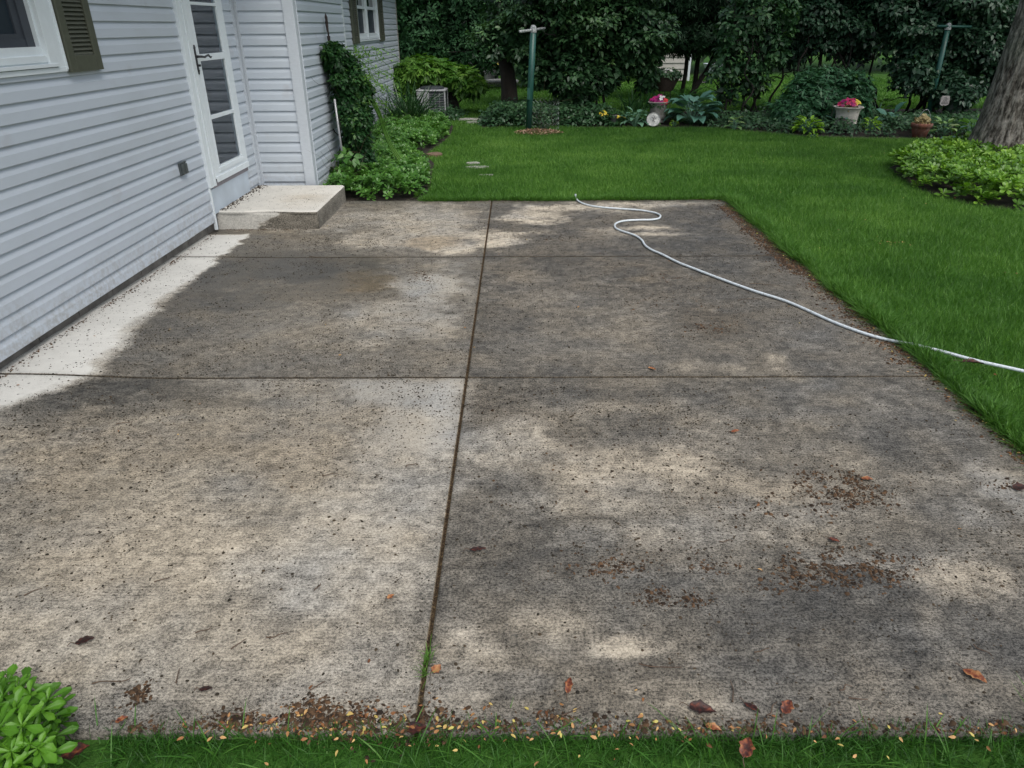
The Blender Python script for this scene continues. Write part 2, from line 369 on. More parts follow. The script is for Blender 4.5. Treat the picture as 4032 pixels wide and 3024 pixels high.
M['lf_arbor'] = leafmat('arborvitae_spray', (.010,.036,.014), (.030,.092,.034), (.085,.190,.062), .6, .1, .2)
M['lf_hemlock'] = leafmat('hemlock_spray', (.006,.022,.010), (.015,.048,.020), (.038,.092,.038), .6, .1, .2)
M['lf_peony'] = leafmat('peony_leaf', (.020,.075,.034), (.045,.140,.058), (.085,.210,.085), .4, .15, .45)
M['lf_maple'] = leafmat('lobed_bright_leaf', (.035,.110,.016), (.085,.210,.030), (.200,.360,.060), .4, .3, .4)
M['lf_lily'] = leafmat('daylily_blade', (.012,.045,.018), (.030,.085,.030), (.070,.150,.050), .4, .15, .4)
M['lf_ivy'] = leafmat('ivy_leaf', (.014,.045,.018), (.034,.090,.036), (.090,.180,.075), .4, .15, .45)
M['lf_hosta'] = leafmat('blue_hosta_leaf', (.055,.150,.110), (.095,.220,.160), (.170,.320,.230), .4, .1, .4)
M['lf_hostag'] = leafmat('grey_green_hosta_leaf', (.075,.180,.120), (.130,.270,.170), (.22,.38,.24), .4, .1, .4)
M['lf_lime'] = leafmat('chartreuse_hosta_leaf', (.10,.22,.015), (.21,.40,.03), (.34,.55,.06), .4, .2, .4)
M['lf_cream'] = leafmat('variegated_leaf', (.05,.13,.03), (.2,.34,.12), (.55,.62,.38), .4, .2, .4)
M['lf_fern'] = leafmat('fern_frond', (.014,.055,.014), (.030,.100,.022), (.07,.18,.03), .5, .2, .3)
M['lf_coleus'] = leafmat('coleus_leaf', (.10,.06,.025), (.24,.17,.06), (.52,.44,.22), .5, .15, .3)
M['lf_far'] = leafmat('far_tree_leaf', (.010,.034,.014), (.026,.066,.026), (.060,.125,.045), .5, .2, .3)
M['fl_pink'] = tintmat('petunia_petal', [(0, (.12,.003,.06)), (.45, (.32,.006,.14)), (.7, (.50,.015,.10)), (1, (.55,.03,.03))], .5, .3, 8, 0)
M['fl_white'] = tintmat('white_petal', [(0, (.6,.6,.5)), (1, (.85,.85,.82))], .5, .3, 8, 0)
M['fl_yellow'] = tintmat('yellow_petal', [(0, (.55,.38,.02)), (1, (.8,.68,.08))], .5, .3, 8, 0)
M['litter'] = tintmat('dark_seed_litter', [(0, (.012,.011,.008)), (.5, (.032,.026,.017)), (1, (.07,.05,.03))], .85)
M['brown'] = tintmat('red_brown_leaf_crumbs', [(0, (.016,.010,.006)), (.5, (.050,.030,.016)), (1, (.125,.072,.038))], .85)
M['samara'] = tintmat('orange_maple_wings', [(0, (.08,.03,.012)), (.45, (.26,.11,.04)), (.8, (.50,.30,.12)), (1, (.50,.45,.12))], .6)
M['deadleaf'] = tintmat('dead_leaf', [(0, (.020,.009,.007)), (.35, (.07,.018,.012)), (.65, (.20,.055,.022)), (1, (.40,.20,.08))], .5, .4, 90, .5, 1.5)

# ------------------------------------------------------------------ ground, garden soil, patio
def gz(x, y):
    s = np.clip((-1.75-np.asarray(x, float))/.85, 0, 1); return .028*s*s*(3-2*s)*np.clip((6.25-np.asarray(y, float))/2.8, 0, 1)
g = MB(); xs = [-120, -20, -3, 120]; g.add([(-150,-100,-.03),(150,-100,-.03),(150,200,-.03),(-150,200,-.03)], [(0,1,2,3)])
tag(g.build('ground', M['lawn']), 'green lawn ground around the patio', kind='structure')
bedpoly = [(-.62,13.35),(.5,13.5),(1.3,13.35),(2.6,13.3),(3.5,13.2),(4.0,12.7),(4.7,12.1),(5.6,11.8),(6.6,11.7),(8.0,11.8),(12,12.2),(12,16.2),(7,16.2),(4.5,16.0),(1.6,15.9),(-.4,16.0),(-.75,14.3)]
bed_house = [(-2.6,7.40),(-1.02,7.42),(-.98,8.1),(-1.05,9.0),(-1.1,9.75),(-1.3,10.4),(-1.2,11.2),(-1.1,12.3),(-1.15,13.6),(-1.4,14.6),(-2.6,14.6),(-2.6,9.6),(-2.1,9.6),(-2.1,7.45)]
bed_tree = [tuple(gp(*p)[:2]) for p in ((3500,655),(3540,690),(3610,735),(3700,768),(3800,795),(3920,812),(4120,830),(4300,760),(4300,620),(3950,575),(3700,600),(3560,625))]
def sheet(name, poly, z, mat, label, mound=0.0):
    s = MB(); s.add([(x, y, z) for x, y in poly], [tuple(range(len(poly)))]); tag(s.build(name, mat), label, kind='structure')
sheet('garden_soil', bedpoly, -.024, M['soil'], 'dark soil of the shrub border behind the lawn')
sheet('house_bed_soil', bed_house, -.022, M['soil'], 'soil of the planting bed along the house')
sheet('tree_bed_soil', bed_tree, -.021, M['soil'], 'soil of the round bed under the big tree')

PX0, PX1, PY0, PY1 = -2.72, 2.165, 1.215, 7.40
JX, JY = -.262, (3.262, 5.39)
def axis(a, b, st, joints, hw):
    v = list(np.arange(a, b, st))+[b]
    for j in joints:
        v = [q for q in v if abs(q-j) > hw*1.5+.004]; v += [j-hw*1.4, j-hw*.8, j, j+hw*.8, j+hw*1.4]
    return np.array(sorted(v))
gx = axis(PX0, PX1, .0125, [JX], .006); gy = axis(PY0, PY1, .0125, JY, .0035)
XX, YY = np.meshgrid(gx, gy)
D = 4032/2212.0
# slab base tones, then blotches of stain and painted reflection: centre, half sizes (photograph at 2212 wide), albedo, weight, warmth, wetness, brown
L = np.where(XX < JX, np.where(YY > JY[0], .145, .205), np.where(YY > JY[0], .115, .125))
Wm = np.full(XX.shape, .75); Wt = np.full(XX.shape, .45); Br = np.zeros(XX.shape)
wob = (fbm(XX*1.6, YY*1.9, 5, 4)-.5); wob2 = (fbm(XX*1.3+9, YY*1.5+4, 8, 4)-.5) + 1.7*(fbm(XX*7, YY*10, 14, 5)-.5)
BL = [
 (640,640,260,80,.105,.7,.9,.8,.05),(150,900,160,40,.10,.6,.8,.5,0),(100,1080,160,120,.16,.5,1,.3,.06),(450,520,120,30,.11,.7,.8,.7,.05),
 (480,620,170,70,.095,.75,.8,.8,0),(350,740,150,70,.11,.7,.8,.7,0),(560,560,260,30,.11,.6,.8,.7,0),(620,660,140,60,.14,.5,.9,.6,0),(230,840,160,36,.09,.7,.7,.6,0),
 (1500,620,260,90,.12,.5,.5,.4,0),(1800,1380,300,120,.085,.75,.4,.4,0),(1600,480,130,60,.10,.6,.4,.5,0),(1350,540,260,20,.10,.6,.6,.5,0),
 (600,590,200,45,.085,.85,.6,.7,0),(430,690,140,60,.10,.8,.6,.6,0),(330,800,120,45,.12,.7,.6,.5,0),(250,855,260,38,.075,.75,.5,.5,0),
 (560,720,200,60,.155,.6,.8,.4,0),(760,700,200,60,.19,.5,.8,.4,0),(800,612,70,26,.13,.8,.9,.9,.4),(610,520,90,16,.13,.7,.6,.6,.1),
 (930,620,80,50,.34,.7,.2,.9,0),(880,680,120,50,.30,.5,.3,.7,0),(700,480,180,30,.24,.6,.6,.4,0),(900,490,160,45,.30,.6,.6,.4,0),(990,540,60,14,.37,.65,.8,.3,0),(940,525,60,12,.22,.5,1,.3,.35),  # pale blue-grey blobs by the joint: sky reflection painted as albedo
 (880,850,150,30,.31,.6,.1,.9,0),(900,930,110,60,.31,.6,.2,.9,0),(960,880,50,70,.34,.5,.1,.9,0),(860,1060,180,90,.27,.5,.5,.4,0),  # bluish white blobs: reflected sky put into the slab colour
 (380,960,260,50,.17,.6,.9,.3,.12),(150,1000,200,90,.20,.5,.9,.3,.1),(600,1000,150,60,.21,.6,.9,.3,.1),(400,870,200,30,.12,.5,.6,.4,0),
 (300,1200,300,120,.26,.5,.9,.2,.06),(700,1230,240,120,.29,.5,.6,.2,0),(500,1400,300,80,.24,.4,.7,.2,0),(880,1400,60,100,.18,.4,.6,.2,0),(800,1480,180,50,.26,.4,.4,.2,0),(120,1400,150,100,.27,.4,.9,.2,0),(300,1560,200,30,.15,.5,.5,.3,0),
 (1150,470,110,30,.34,.8,.9,.3,0),(1080,515,60,30,.36,.7,.9,.3,0),(1240,450,150,14,.33,.7,.9,.3,0),(1400,442,120,7,.33,.7,.9,.3,0),(1400,493,100,6,.36,.85,1,.3,.05),(1420,505,80,4,.34,.8,1,.3,.05),(1300,500,60,14,.22,.5,.8,.3,0),  # pale cream blobs right of the joint: bright reflections painted in
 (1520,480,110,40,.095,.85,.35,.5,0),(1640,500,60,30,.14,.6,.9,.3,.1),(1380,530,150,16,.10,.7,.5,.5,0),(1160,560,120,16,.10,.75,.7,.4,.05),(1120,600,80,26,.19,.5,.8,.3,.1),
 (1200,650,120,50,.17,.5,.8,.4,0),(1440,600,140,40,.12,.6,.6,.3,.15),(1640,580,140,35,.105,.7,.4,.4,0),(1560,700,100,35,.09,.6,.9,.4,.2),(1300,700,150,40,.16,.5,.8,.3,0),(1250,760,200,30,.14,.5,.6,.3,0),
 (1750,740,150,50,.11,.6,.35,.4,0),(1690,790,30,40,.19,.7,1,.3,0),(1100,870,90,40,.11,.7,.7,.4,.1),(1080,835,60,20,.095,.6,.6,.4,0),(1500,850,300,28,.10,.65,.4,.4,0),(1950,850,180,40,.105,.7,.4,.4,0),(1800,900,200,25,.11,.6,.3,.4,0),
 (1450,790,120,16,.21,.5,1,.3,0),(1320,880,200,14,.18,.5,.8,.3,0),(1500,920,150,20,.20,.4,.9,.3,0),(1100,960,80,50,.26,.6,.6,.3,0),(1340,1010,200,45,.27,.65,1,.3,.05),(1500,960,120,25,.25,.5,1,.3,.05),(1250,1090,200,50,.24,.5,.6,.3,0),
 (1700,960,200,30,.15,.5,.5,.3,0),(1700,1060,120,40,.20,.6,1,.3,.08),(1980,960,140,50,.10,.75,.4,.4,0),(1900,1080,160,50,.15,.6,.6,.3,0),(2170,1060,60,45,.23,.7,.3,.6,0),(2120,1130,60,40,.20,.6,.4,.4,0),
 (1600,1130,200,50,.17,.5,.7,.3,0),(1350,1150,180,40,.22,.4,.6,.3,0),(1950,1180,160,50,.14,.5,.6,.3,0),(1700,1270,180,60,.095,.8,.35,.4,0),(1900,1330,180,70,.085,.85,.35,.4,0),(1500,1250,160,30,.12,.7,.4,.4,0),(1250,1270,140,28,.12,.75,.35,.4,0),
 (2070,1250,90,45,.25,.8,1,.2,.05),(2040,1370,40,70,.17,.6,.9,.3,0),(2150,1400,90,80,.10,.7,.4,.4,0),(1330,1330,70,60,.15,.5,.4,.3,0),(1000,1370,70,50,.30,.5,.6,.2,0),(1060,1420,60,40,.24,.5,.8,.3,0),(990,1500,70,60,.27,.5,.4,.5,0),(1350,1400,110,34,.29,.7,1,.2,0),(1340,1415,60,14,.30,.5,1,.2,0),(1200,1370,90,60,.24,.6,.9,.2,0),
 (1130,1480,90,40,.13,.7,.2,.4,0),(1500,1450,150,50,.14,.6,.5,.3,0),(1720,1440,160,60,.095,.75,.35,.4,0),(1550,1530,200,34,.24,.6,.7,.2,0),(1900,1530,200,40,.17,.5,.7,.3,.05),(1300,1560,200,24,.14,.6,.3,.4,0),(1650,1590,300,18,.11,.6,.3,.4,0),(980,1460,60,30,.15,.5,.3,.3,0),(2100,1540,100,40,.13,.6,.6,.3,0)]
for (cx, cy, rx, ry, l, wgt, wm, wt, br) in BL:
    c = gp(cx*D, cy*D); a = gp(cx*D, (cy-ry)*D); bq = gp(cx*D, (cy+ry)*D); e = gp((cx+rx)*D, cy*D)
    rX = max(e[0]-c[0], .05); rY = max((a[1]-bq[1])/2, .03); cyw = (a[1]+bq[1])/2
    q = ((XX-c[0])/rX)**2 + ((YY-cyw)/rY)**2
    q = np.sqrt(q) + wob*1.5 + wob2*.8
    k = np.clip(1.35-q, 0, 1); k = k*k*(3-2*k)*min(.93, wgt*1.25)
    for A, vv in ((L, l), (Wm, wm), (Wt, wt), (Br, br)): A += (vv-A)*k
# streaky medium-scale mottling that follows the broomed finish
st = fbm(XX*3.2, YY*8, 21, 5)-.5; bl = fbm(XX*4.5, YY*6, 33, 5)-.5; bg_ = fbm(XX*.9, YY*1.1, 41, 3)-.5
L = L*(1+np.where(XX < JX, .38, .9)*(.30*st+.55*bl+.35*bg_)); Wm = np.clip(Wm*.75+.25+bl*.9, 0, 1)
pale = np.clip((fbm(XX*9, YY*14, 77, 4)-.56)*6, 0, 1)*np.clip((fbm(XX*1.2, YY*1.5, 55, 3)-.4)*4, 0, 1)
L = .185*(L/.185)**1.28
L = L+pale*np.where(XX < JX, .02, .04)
# gritty edges: coarse to fine speckle of grime over the broomed surface
g1 = fbm(XX*13, YY*15, 301, 3)-.5; g2 = fbm(XX*36, YY*40, 302, 2)-.5
calm = 1-.75*np.clip((Wt-.5)*4, 0, 1)
L = L*np.clip(1+(np.where(XX < JX, .15, .35)*g1+.95*g2)*calm, .4, 1.8)
L = np.clip(L, .028, .6)
# dry pale strip beside the house wall
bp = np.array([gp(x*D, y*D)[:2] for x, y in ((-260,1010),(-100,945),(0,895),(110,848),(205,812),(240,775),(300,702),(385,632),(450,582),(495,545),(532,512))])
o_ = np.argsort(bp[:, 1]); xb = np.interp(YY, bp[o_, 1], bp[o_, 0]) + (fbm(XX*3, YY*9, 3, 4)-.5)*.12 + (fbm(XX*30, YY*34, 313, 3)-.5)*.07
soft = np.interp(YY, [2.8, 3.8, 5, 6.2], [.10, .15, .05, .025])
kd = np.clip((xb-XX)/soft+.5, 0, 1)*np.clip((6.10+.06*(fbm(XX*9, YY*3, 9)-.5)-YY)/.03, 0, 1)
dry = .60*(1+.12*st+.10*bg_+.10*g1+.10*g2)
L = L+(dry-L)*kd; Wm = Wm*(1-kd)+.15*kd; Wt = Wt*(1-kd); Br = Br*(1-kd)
# joints
dj = np.minimum(abs(YY-JY[0]), abs(YY-JY[1])); jv = abs(XX-JX) < .0056; jh = dj < np.where(XX < JX, .0052, .0052)
edge_dirt = np.exp(-np.minimum(abs(XX-JX)/.02, 50))*.45*fbm(XX*20, YY*6, 61) + np.exp(-np.minimum(dj/.02, 50))*.3
L = L*(1-np.clip(edge_dirt, 0, .6))
L[jh] = np.where(XX < JX, .038, .050)[jh]; Br[jh] = .25; Wt[jh] = 0
L[jv] = .062; Br[jv] = .75; Wm[jv] = 1; Wt[jv] = 0
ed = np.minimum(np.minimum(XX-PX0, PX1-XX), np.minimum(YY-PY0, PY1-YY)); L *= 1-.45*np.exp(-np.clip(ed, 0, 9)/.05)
ZZ = gz(XX, YY) + (fbm(XX*2, YY*2, 2)-.5)*.004
ZZ[abs(XX-JX) < .0055] -= .012; ZZ[dj < .0034] -= .010
nx, ny = len(gx), len(gy)
V = np.stack([XX, YY, ZZ], -1).reshape(-1, 3); idx = np.arange(nx*ny).reshape(ny, nx)
Q = np.stack([idx[:-1, :-1], idx[:-1, 1:], idx[1:, 1:], idx[1:, :-1]], -1).reshape(-1, 4)
# skirts down to the soil
ring = np.concatenate([idx[0, :], idx[1:, -1], idx[-1, -2::-1], idx[-2::-1, 0]])
low = V[ring].copy(); low[:, 2] = -.12; base = len(V); n_ = len(ring)
SK = np.stack([ring[:-1], np.arange(n_-1)+base, np.arange(1, n_)+base, ring[1:]], -1)
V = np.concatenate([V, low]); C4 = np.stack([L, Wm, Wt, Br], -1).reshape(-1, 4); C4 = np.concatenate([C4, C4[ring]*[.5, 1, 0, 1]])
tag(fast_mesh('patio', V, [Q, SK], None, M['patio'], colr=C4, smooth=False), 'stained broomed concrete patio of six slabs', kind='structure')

# ------------------------------------------------------------------ concrete step
def step():
    x0, x1, y0, y1, z1 = -2.66, -1.765, 6.265, 7.37, .165
    Vs = []; Fs = []; Cs = []; nb = 0
    def face(P, nu, nv, fn):
        nonlocal nb
        u, v = np.meshgrid(np.linspace(0, 1, nu), np.linspace(0, 1, nv)); p, c = P(u, v), fn(u, v)
        Vs.append(p.reshape(-1, 3)); Cs.append(c.reshape(-1, 4)); ii = np.arange(nu*nv).reshape(nv, nu)+nb; nb += nu*nv
        Fs.append(np.stack([ii[:-1, :-1], ii[:-1, 1:], ii[1:, 1:], ii[1:, :-1]], -1).reshape(-1, 4))
    r = .012
    def rim(t): return np.sin(np.pi*t)
    def jig(x, y, z, a=.006): return (fbm(x*6+z*5, y*6+z*7, 91, 4)-.5)*a
    def top(u, v):
        x = x0+(x1-x0)*u; y = y0+(y1-y0)*v
        e = np.minimum(np.minimum(x1-x, y-y0), .03)/.03; z = z1-r*(1-np.sqrt(np.clip(1-(1-e)**2, 0, 1)))
        return np.stack([x+jig(y, z, x, .01)*(u > .95), y-.012*np.sin(u*9)*(v < .04), z], -1)
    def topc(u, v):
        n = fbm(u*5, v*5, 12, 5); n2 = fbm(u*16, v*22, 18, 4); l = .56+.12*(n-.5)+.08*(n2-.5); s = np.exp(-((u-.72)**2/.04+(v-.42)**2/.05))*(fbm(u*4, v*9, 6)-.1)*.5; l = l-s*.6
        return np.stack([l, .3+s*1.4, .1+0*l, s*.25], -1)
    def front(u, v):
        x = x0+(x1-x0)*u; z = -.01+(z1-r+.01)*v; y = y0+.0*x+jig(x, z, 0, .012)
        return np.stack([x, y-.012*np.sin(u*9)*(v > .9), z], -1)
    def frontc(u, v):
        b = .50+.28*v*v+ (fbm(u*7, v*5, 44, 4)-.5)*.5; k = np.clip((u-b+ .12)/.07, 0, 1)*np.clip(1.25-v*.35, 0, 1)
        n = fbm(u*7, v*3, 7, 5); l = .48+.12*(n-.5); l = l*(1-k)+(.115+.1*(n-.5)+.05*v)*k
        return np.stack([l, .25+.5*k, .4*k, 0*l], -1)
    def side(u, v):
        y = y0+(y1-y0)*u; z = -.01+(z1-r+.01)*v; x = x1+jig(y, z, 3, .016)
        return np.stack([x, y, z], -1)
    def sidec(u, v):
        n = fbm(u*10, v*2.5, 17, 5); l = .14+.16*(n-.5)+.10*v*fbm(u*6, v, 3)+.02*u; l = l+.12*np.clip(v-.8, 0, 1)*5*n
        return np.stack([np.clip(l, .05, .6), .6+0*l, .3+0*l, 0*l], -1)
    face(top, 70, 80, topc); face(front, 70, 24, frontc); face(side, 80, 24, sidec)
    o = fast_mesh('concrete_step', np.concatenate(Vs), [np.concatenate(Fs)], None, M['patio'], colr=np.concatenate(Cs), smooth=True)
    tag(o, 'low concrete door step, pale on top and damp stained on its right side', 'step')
step()

# ------------------------------------------------------------------ house
house = empty('house', (-2.66, 6, 0), 'single storey house with pale blue grey vinyl siding along the left of the patio', 'house')
HC, Z0, ZT = .0975, .09, 2.55
def prof(f):      # outwards reach of one course at height fraction f
    return float(np.interp(f, [0, .03, .56, .90, 1.0], [.018, .020, .0175, .004, .003]))
def siding(name, org, du, dn, u0, u1, holes=(), z0=Z0, z1=ZT, seams=()):
    """org point on the wall at z 0; du along, dn outwards; holes (ua, ub, za, zb)"""
    org, du, dn = map(lambda q: np.array(q, float), (org, du, dn)); s = MB()
    k0 = int(round((z0-Z0)/HC)); k = k0
    while Z0+k*HC < z1-.01:
        za = Z0+k*HC; zb = za+HC
        cuts = sorted({u0, u1}|{h[i] for h in holes for i in (0, 1) if u0 < h[i] < u1 and h[2] < zb and h[3] > za}|{q for kk, q in seams if kk == k})
        for a, c in zip(cuts[:-1], cuts[1:]):
            rngs = [(za, zb)]; mid = (a+c)/2
            for h in holes:
                if h[0] < mid < h[1]:
                    nr = []
                    for p, q in rngs:
                        if h[3] <= p or h[2] >= q: nr.append((p, q)); continue
                        if h[2] > p: nr.append((p, h[2]))
                        if h[3] < q: nr.append((h[3], q))
                    rngs = nr
            lap = .003 if any(kk == k and abs(c-q) < 1e-6 for kk, q in seams) else 0
            c2 = c+(.012 if lap else 0); 
            for p, q in rngs:
                fs = [p]+[za+t*HC for t in (.03, .3, .56, .75, .93) if p < za+t*HC < q]+[q]
                pts = [(prof((z-za)/HC)+lap, z) for z in fs]
                if p == za: pts = [(.001, za+.004)]+pts
                Vv = []; 
                for uu in (a, c2):
                    for w_, z in pts: Vv.append(org+du*uu+dn*w_+np.array([0, 0, z]))
                n = len(pts); fc = [(i, n+i, n+i+1, i+1) for i in range(n-1)]
                s.add(Vv, fc)
                if lap:      # closed end of the overlapping panel
                    Ve = []
                    for w_, z in pts: Ve += [org+du*c2+dn*w_+np.array([0,0,z]), org+du*c2+dn*(w_-.004)+np.array([0,0,z])]
                    s.add(Ve, [(2*i, 2*i+1, 2*i+3, 2*i+2) for i in range(n-1)])
        k += 1
    return s.build(name, M['siding'], house)
XW, YR, XB, YB, X3, YE = -2.66, 7.47, -2.10, 9.6, -2.50, 16.5
seams = []
for kk, px, py in ((7,222,1175),(6,256,1285),(5,628,1252),(4,652,1345),(3,937,1310),(2,958,1390),(1,1183,1356),(0,1195,1430)):
    d = FW + RT*(px/1.58-2016)/F - UP*(py/1.58-1512)/F; tt = -2.645/d[0]; zz = EYE+d[2]*tt
    seams.append((int((zz-Z0)//HC), round(float(d[1]*tt), 4)))
siding('main_wall', (XW,0,0), (0,1,0), (1,0,0), -2.0, 7.405, [(2.95,4.50,1.40,2.35),(6.17,7.125,-1,2.42)], seams=seams)
siding('recess_wall', (0,YR,0), (1,0,0), (0,-1,0), XW, XB-.07, z0=Z0)
siding('bay_wall', (XB,0,0), (0,1,0), (1,0,0), YR+.02, YB-.03)
siding('rear_wall', (X3,0,0), (0,1,0), (1,0,0), YB, YE, [(12.3,14.19,1.40,2.35)])
s = MB(); s.box(XW-.15, XW-.01, -2, 2.95, .1, 2.6).box(XW-.15, XW-.01, 4.5, 6.17, .1, 2.6).box(XW-.15, XW-.01, 2.95, 4.5, .1, 1.4).box(XW-.15, XW-.01, 2.95, 4.5, 2.35, 2.6)
s.box(XW-.15, XW-.01, 7.125, 7.5, 0, 2.6).box(XW-.15, XW-.01, 6.17, 7.125, 2.42, 2.6).box(XW-.15, XB-.01, YR+.012, YR+.1, 0, 2.6).box(XB-.1, XB-.008, YR+.1, YB-.02, 0, 2.6)
s.box(X3-.1, XB-.03, YB-.1, YB-.012, 0, 2.6).box(X3-.1, X3-.008, YB+.01, 12.3, 0, 2.6).box(X3-.1, X3-.008, 14.19, YE, 0, 2.6).box(X3-.1, X3-.008, 12.3, 14.19, 0, 1.4).box(X3-.1, X3-.008, 12.3, 14.19, 2.35, 2.6).box(-8, X3-.008, YE-.05, YE-.005, 0, 2.6).box(-8, XW-.15, -2, -1.9, 0, 2.6)
s.build('wall_backing', M['trimgrey'], house)
s = MB()
ys = np.arange(-2, 6.27, .405)
for a in ys: s.box(XW-.16, XW-.035, a+.004, min(a+.401, 6.26), -.12, Z0-.002)
s.box(XW-.13, XW-.043, -2, 7.4, -.13, Z0-.006).box(XB-.12, XB-.005, YR, YB, -.1, Z0+.005).box(X3-.12, X3-.005, YB, YE, -.1, Z0+.005)
s.build('foundation', M['found'], house)
# corner trims
def corner(x, y, sx, name='corner_board', mat='trimgrey', y2=.085, x2=.085):
    c = MB(); c.box(x-x2, x+.010, y-.012, y, .07, ZT).box(x, x+.010, y, y+y2, .07, ZT); c.box(x-x2-.006, x-x2, y-.018, y, .07, ZT); c.box(x, x+.016, y+y2, y+y2+.006, .07, ZT)
    c.build(name, M[mat], house, bevel=.003)
corner(XB+.012, YR-.012, 1)
c = MB(); c.box(XB-.03, XB+.02, YB-.055, YB, .07, ZT).box(XB-.09, XB-.03, YB-.01, YB+.012, .07, ZT); c.build('corner_board', M['trim'], house, bevel=.003)
c = MB(); c.box(X3, X3+.022, YE-.07, YE+.01, .2, ZT); c.build('corner_board', M['shedside'], house, bevel=.003)
c = MB()
c.box(XW, XW+.032, 7.400, 7.414, .1, ZT).box(XW, XW+.014, 7.414, 7.434, .1, ZT).box(XW, XW+.034, 7.434, 7.447, .1, ZT).box(XW, XW+.036, 7.449, YR, .1, ZT).box(XW+.036, XW+.055, YR-.030, YR, .1, ZT)
c.build('inside_corner_trim', M['trimgrey'], house)
# eaves and roof
e = MB(); e.box(-8, -2.25, -2.3, 7.1, 2.58, 2.6).box(-8, -1.70, 7.1, 9.9, 2.581, 2.602).box(-8, -2.1, 9.9, 16.9, 2.58, 2.601)
e.build('soffit', M['roof'], house)
r_ = MB(); r_.add([(-2.2,-2.4,2.62),(-2.2,16.9,2.62),(-6,16.9,4.2),(-6,-2.4,4.2),(-1.65,7.05,2.63),(-1.65,9.95,2.63),(-4.5,9.95,3.6),(-4.5,7.05,3.6)], [(0,1,2,3),(4,5,6,7)]); r_.box(-2.25,-2.13,-2.3,7.1,2.605,2.75).box(-1.7,-1.58,7.1,9.9,2.606,2.75).box(-2.1,-1.98,9.9,16.9,2.605,2.75)
r_.build('roof', M['roofsh'], house)

# door
XD = XW+.030
d = MB(); d.box(XD-.03, XD+.012, 6.165, 6.225, .378, 2.42).box(XD-.03, XD+.004, 6.225, 6.262, .378, 2.42).box(XD-.03, XD+.012, 6.262, 6.296, .378, 2.42).box(XD-.03, XD+.006, 7.122, 7.14, .36, 2.42).box(XD-.03, XD+.01, 6.165, 7.14, 2.36, 2.42)
d.box(XD-.03, XD-.004, 6.165, 6.192, .02, .378)
d.build('door_frame', M['door'], house, bevel=.0025)
sd_ = MB(); x0, x1 = XD-.02, XD+.012
sd_.box(x0, x1, 6.305, 6.428, .43, 2.34).box(x0, x1, 6.985, 7.118, .43, 2.34).box(x0, x1, 6.428, 6.985, 1.36, 1.412).box(x0, x1, 6.428, 6.985, .905, .936).box(x0, x1, 6.428, 6.985, .43, .525).box(x0, x1, 6.428, 6.985, 1.775, 1.797).box(x0, x1, 6.428, 6.985, 2.25, 2.34)
sd_.box(x1, x1+.008, 6.40, 7.01, .475, .512).box(x1, x1+.012, 6.31, 7.112, .402, .45).box(x1, x1+.005, 6.40, 6.425, .53, 2.25)
door = sd_.build('storm_door', M['door'], house, bevel=.003)
p = MB()
for a, b_ in ((.515,.91),(.93,1.365),(1.405,1.78),(1.79,2.26)): p.box(XD-.008, XD-.004, 6.42, 6.99, a, b_)
p.build('door_pane', M['doorglass'], house)
p = MB(); p.box(XW-.9, XW-.88, 5.6, 7.6, 0, 2.5).box(XW-.9, XW-.15, 5.6, 5.62, 0, 2.5).box(XW-.9, XW-.15, 7.58, 7.6, 0, 2.5).box(XW-.9, XW-.02, 5.6, 7.6, .2, .22).box(XW-.9, XW-.02, 5.6, 7.6, 2.4, 2.42); p.build('door_recess', M['innerdark'], house)
cu = MB()  # slats added behind the pane in place of its reflection
for k in range(24):
    y_ = 6.70+k*.011; cu.box(XD-.09+.006*math.sin(k*1.3), XD-.085+.006*math.sin(k*1.3), y_, y_+.0111, .45, 2.3)
cu.build('door_reflection', M['doorrefl'], house)
h = MB(); hx = XD+.012; h.box(hx, hx+.008, 6.336, 6.358, 1.29, 1.465); h.tube([(hx+.004, 6.347, 1.265),(hx+.004, 6.347, 1.30)], [.006,.012], 8).tube([(hx+.004, 6.347, 1.46),(hx+.004, 6.347, 1.485)], [.012,.006], 8)
h.tube([(hx, 6.347, 1.398),(hx+.03, 6.347, 1.398),(hx+.045, 6.36, 1.398),(hx+.047, 6.42, 1.392),(hx+.047, 6.46, 1.400),(hx+.047, 6.50, 1.405),(hx+.047, 6.54, 1.385),(hx+.047, 6.565, 1.392)], [.012,.009,.009,.008,.008,.009,.007,.004], 8).tube([(hx+.005,6.347,1.332),(hx+.03,6.347,1.332)], .009, 8)
h.build('door_handle', M['black'], house)
k_ = MB(); k_.box(XD-.035, XD-.002, 6.192, 7.10, .155, .362); k_.build('kick_panel', M['kick'], house)
k_ = MB(); k_.box(XD-.03, XD+.002, 6.25, 7.115, .362, .402); k_.build('door_sill', M['taupe'], house)
# outlet cover
ou = MB(); ox = XW+.018; ou.box(ox, ox+.016, 5.685, 5.795, .572, .668).box(ox+.016, ox+.03, 5.692, 5.735, .58, .66).box(ox+.016, ox+.03, 5.745, 5.788, .58, .655).box(ox+.01, ox+.024, 5.69, 5.79, .66, .672)
ou.build('outlet_cover', M['outlet'], house, bevel=.004)

